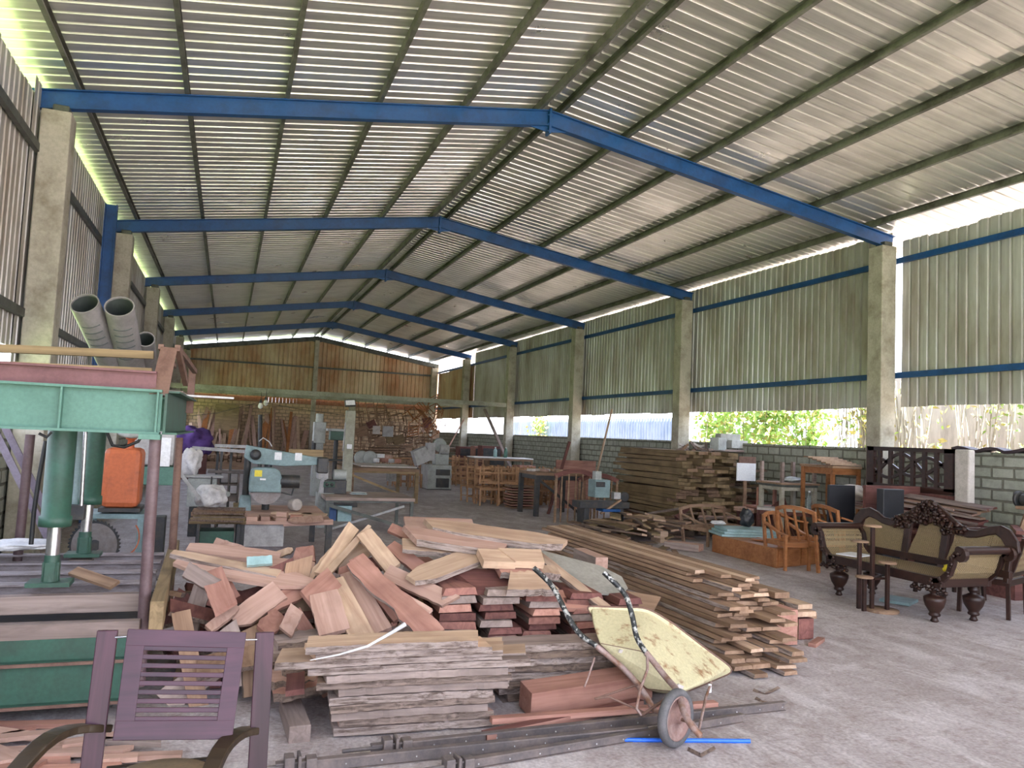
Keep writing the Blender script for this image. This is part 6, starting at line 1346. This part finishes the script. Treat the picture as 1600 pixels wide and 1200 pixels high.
# ================================================================ cane settee
def settee():
    O = V((6.8, 6.35, 0)); t = thing('cane_settee', 'ornate dark wooden settee with woven cane panels and carved crest', 'settee', O)
    def W(x, y, z): return V((x, y, z))-O
    xf, xb = 6.48, 7.10; y0, y1 = 5.52, 7.12; zs = .43
    prof = [(.026, 0), (.04, .012), (.03, .03), (.026, .05), (.05, .06), (.055, .075), (.045, .09), (.05, .10), (.082, .15), (.098, .20), (.10, .235), (.085, .245), (.075, .25), (.035, .27), (.05, .29), (.055, .31), (.04, .33), (.04, .38)]
    for x, y in ((6.55, 5.72), (6.55, 6.97), (7.03, 5.69), (7.03, 6.97)): MB().lathe(prof, W(x, y, 0), n=24).build('leg', 'w_settee', t)
    mb = MB(); mb.bar(W(xf, y0+.05, zs-.03), W(xf, y1-.05, zs-.03), .05, .09); mb.bar(W(xb, y0+.05, zs-.03), W(xb, y1-.05, zs-.03), .05, .09)
    for y in (y0+.08, y1-.08): mb.bar(W(xf, y, zs-.03), W(xb, y, zs-.03), .05, .09)
    mb.build('seat_rail', 'w_settee', t, .008)
    MB().bx(xf-O.x+.02, xb-O.x-.02, y0+.06-O.y, y1-.06-O.y, zs+.012, zs+.018).build('seat_cane', 'cane', t)
    # apron carving under the front rail
    for y in (5.72, 6.97):
        mb = MB()
        for k in range(14):
            a = k*.45; mb.lathe([(.003, -.02), (.02, -.008), (.022, .004), (.004, .02)], W(xf-.01, y+(k-6.5)*.03, zs-.10+.02*math.sin(k*1.7)-.02*abs(k-6.5)/6.5), (-1, .3*math.sin(a), .4*math.cos(a)), 7)
        mb.build('apron_carving', 'w_settee', t)
    # scrolled arms: an S curve in the YZ plane, at the front and back, cane between
    for s_, yy in ((-1, y0), (1, y1)):
        cv = [(yy-s_*.16, .40), (yy-s_*.06, .43), (yy+s_*.02, .50), (yy+s_*.05, .58), (yy+s_*.07, .66), (yy+s_*.13, .725)]
        sc = [(yy+s_*(.14+.055*math.sin(a)*(1-a*.09)), .695+.055*math.cos(a)*(1-a*.09)) for a in [k*.5 for k in range(11)]]
        for x in (xf, xb):
            pts = [W(x, y, z) for y, z in cv]+[W(x, y, z) for y, z in sc]
            MB().strip(pts, .05 if x == xf else .04, .055, (1, 0, 0)).build('arm_scroll', 'w_settee', t, .006)
        mb = MB(); mb.tube([W(xf-.03, yy+s_*.14, .735), W(xb+.03, yy+s_*.14, .735)], .04, 16); mb.build('arm_roll', 'w_settee', t)
        mb = MB(); vs = []
        for y, z in cv[1:]: vs += [W(xf+.03, y, z), W(xb-.03, y, z)]
        mb.add(vs, [(2*i, 2*i+1, 2*i+3, 2*i+2) for i in range(4)]); o = mb.build('arm_cane', 'cane', t); q = o.modifiers.new('s', 'SOLIDIFY'); q.thickness = .004
        mb = MB()
        for k in range(16):
            y, z = cv[min(5, k//3)]; mb.lathe([(.003, -.02), (.018, -.006), (.02, .004), (.004, .02)], W(xf-.025, y+.012*math.sin(k*2.3), z+.02*math.cos(k*1.9)), (-1, math.sin(k), math.cos(k)), 7)
        mb.build('arm_carving', 'w_settee', t)
    # back: contour
    out = [(5.30, .72), (5.33, .82), (5.42, .92), (5.52, .955), (5.64, .93), (5.76, .875), (5.86, .87), (6.0, .93), (6.15, 1.02), (6.28, 1.10), (6.36, 1.135), (6.44, 1.11), (6.57, 1.02), (6.70, .93), (6.84, .87), (6.95, .875), (7.06, .93), (7.18, .965), (7.30, .935), (7.38, .84), (7.40, .70)]
    inn = [(5.42, .66), (5.44, .76), (5.50, .83), (5.56, .86), (5.64, .84), (5.76, .80), (5.86, .79), (6.0, .80), (6.15, .86), (6.28, .895), (6.36, .90), (6.44, .895), (6.57, .86), (6.70, .80), (6.84, .79), (6.95, .80), (7.06, .84), (7.16, .86), (7.22, .82), (7.28, .74), (7.29, .66)]
    def bk(y, z): return W(xb+.0+(z-.45)*.18, y, z)
    mb = MB(); n = len(out); vs = []
    for (a, b), (c, d) in zip(out, inn):
        for dx in (-.022, .022): vs += [bk(a, b)+V((dx, 0, 0)), bk(c, d)+V((dx, 0, 0))]
    fs = []
    for i in range(n-1):
        p, q = i*4, i*4+4; fs += [(p, p+1, q+1, q), (p+2, q+2, q+3, p+3), (p, q, q+2, p+2), (p+1, p+3, q+3, q+1)]
    fs += [(0, 2, 3, 1), (n*4-4, n*4-3, n*4-1, n*4-2)]
    mb.add(vs, fs); mb.build('back_crest', 'w_settee', t, .01)
    mb = MB(); mb.bar(bk(5.36, .50), bk(7.32, .50), .05, .07); mb.build('back_rail', 'w_settee', t, .006)
    for y, w_ in ((5.40, .05), (6.12, .08), (6.60, .08), (7.29, .05)):
        MB().bar(bk(y, .42), bk(y, .86 if w_ > .06 else .74), .04, w_, (0, 1, 0)).build('back_stile', 'w_settee', t, .006)
    for ya, yb in ((5.42, 6.08), (6.16, 6.56), (6.64, 7.27)):
        pts = [(ya, .53)]+[(y, z+.005) for y, z in inn if ya-.02 < y < yb+.02]+[(yb, .53)]; ym = (ya+yb)/2
        top = [(ya, dict(inn).get(ya, .78))]
        poly = [(ya, .53), (yb, .53)]+[(y, z) for y, z in reversed(inn) if ya < y < yb]
        if ya > 5.5: poly.append((ya, .83 if ya < 6.3 else .83))
        mb = MB(); k = len(poly); mb.add([bk(y, z)+V((-.003, 0, 0)) for y, z in poly]+[bk(y, z)+V((.003, 0, 0)) for y, z in poly], [tuple(range(k)), tuple(reversed(range(k, 2*k)))]+[(i, (i+1) % k, k+(i+1) % k, k+i) for i in range(k)])
        mb.build('back_cane', 'cane', t)
    mb = MB(); r2 = random.Random(9)
    for k in range(230):
        y = r2.gauss(6.36, .23); 
        if not 5.85 < y < 6.87: continue
        zt_ = .90+.23*math.exp(-((y-6.36)/.2)**2); z = r2.uniform(.80+.07*(abs(y-6.36) < .2), zt_); s2 = r2.uniform(.014, .03)
        mb.lathe([(.002, -s2), (s2*.8, -s2*.4), (s2, .2*s2), (.3*s2, s2)], bk(y, z)+V((-.03-r2.uniform(0, .015), 0, 0)), (-1, r2.uniform(-1, 1), r2.uniform(-1, 1)), 7)
    mb.build('crest_carving', 'w_settee', t)
    return t
settee()
piece('folded newspaper lying on the left seat end of the cane settee', (6.72, 6.93, .455), (.32, .25, .012), 'labelw', 'paper', 'newspaper', rz=.3)
sack('cloth', (6.75, 5.72, .50), (.05, .07, .045), 'small yellowish rag on the right seat end of the cane settee', 'labely', 10, 'cloth')

# tiered plant stand in front of the settee
t = thing('plant_stand', 'tiered wooden stand of four posts with round tops on a round base', 'stand', (6.38000, 6.21000, 0)); b0 = V((6.38000, 6.21000, 0))
MB().lathe([(.17, 0), (.175, .01), (.17, .025), (.02, .03)], n=28).build('base', 'w_brown', t)
for dx, dy, top, lab in ((-0.10000, .02, 0.85000, 1), (-0.23000, .06, 0.69000, 1), (-0.27000, -.05, 0.35000, 1), (0.02000, -.06, 0.49000, 1)):
    MB().box((dx, dy, top/2+.01), (.04, .03, top-.02)).build('post', 'w_settee', t, .003); MB().lathe([(.085, 0), (.088, .008), (.08, .018), (.02, .02)], (dx, dy, top), n=22).build('disc', 'w_brown', t)
MB().box((-.03, 0, .33), (.14, .03, .02)).build('cross_piece', 'w_settee', t)
# things under the settee
piece('dark blue folded plastic on the floor under the settee', (6.980, 6.550, 0.020), (.36, .3, .03), 'bluegrey', 'sheet', 'plastic_sheet', rz=.5)
# cane chairs at the right edge
def cane_chair(lab, loc, rz):
    t = thing('cane_chair', lab, 'chair', loc, rz)
    for x, y in ((-.25, -.22), (.25, -.22), (-.25, .22), (.25, .22)): MB().bar((x*1.04, y*1.04, 0), (x, y, .36), .035, .035, (0, 1, 0)).build('leg', 'w_settee', t)
    mb = MB()
    for y in (-.22, .22): mb.bar((-.27, y, .36), (.27, y, .36), .03, .06)
    for x in (-.25, .25): mb.bar((x, -.24, .36), (x, .24, .36), .03, .06)
    mb.build('seat_frame', 'w_settee', t); MB().bx(-.24, .24, -.21, .21, .385, .39).build('seat_cane', 'cane', t)
    mb = MB()
    for x in (-.25, .25): mb.bar((x, .22, .36), (x, .36, .80), .04, .035, (0, 1, 0))
    mb.bar((-.27, .36, .80), (.27, .36, .80), .035, .05); mb.bar((-.25, .25, .45), (.25, .25, .45), .03, .04); mb.build('back_frame', 'w_settee', t)
    mb = MB(); mb.add([(-.24, .26, .46), (.24, .26, .46), (.24, .355, .78), (-.24, .355, .78)], [(0, 1, 2, 3)]); o = mb.build('back_cane', 'cane', t); q = o.modifiers.new('s', 'SOLIDIFY'); q.thickness = .005
    return t
cane_chair('dark cane backed chair at the right edge behind the settee arm', (7.62, 5.95, 0), R(200))
cane_chair('second dark cane chair partly out of the right edge', (7.95, 6.75, 0), R(170))

# ================================================================ boards: the 300 that show largest stay things, the small far rest is one object
bpy.context.view_layer.update()
def _size(o):
    p = o.matrix_world.translation; d = (p-V((0, 0, 1.6))).length; q = o.dimensions; s_ = sorted(q)
    hid = .25 if 'buried' in o['label'] else 1
    if o.get('group') == BG: hid = .02 if 'ZZ' in o['label'] else .3
    if o.get('group') == LG: hid = .6
    return s_[2]*s_[1]/d**2*hid
bd = [o for o in scn.objects if o.get('category') == 'board' and o.type == 'MESH' and not o.parent]
bd.sort(key=_size, reverse=True)
rest = bd[295:]
if rest:
    F = M.Rotation(R(90), 4, 'Z'); Fi = F.inverted(); mb = MB(); mats = []
    for o in rest:
        sl = []
        for m in o.data.materials:
            if m.name not in mats: mats.append(m.name)
            sl.append(mats.index(m.name))
        X = Fi @ o.matrix_world; b_ = len(mb.v); mb.v += [tuple(X @ v.co) for v in o.data.vertices]
        for p in o.data.polygons: mb.f.append(tuple(i+b_ for i in p.vertices)); mb.m.append(sl[p.material_index]); mb.sm.append(False)
    o = mb.build('board', [bpy.data.materials[n] for n in mats]); o.matrix_world = F
    tag(o, 'small remaining boards and scraps packed among the stacks and litter', 'board'); o['kind'] = 'stuff'
    for q in rest: bpy.data.objects.remove(q)
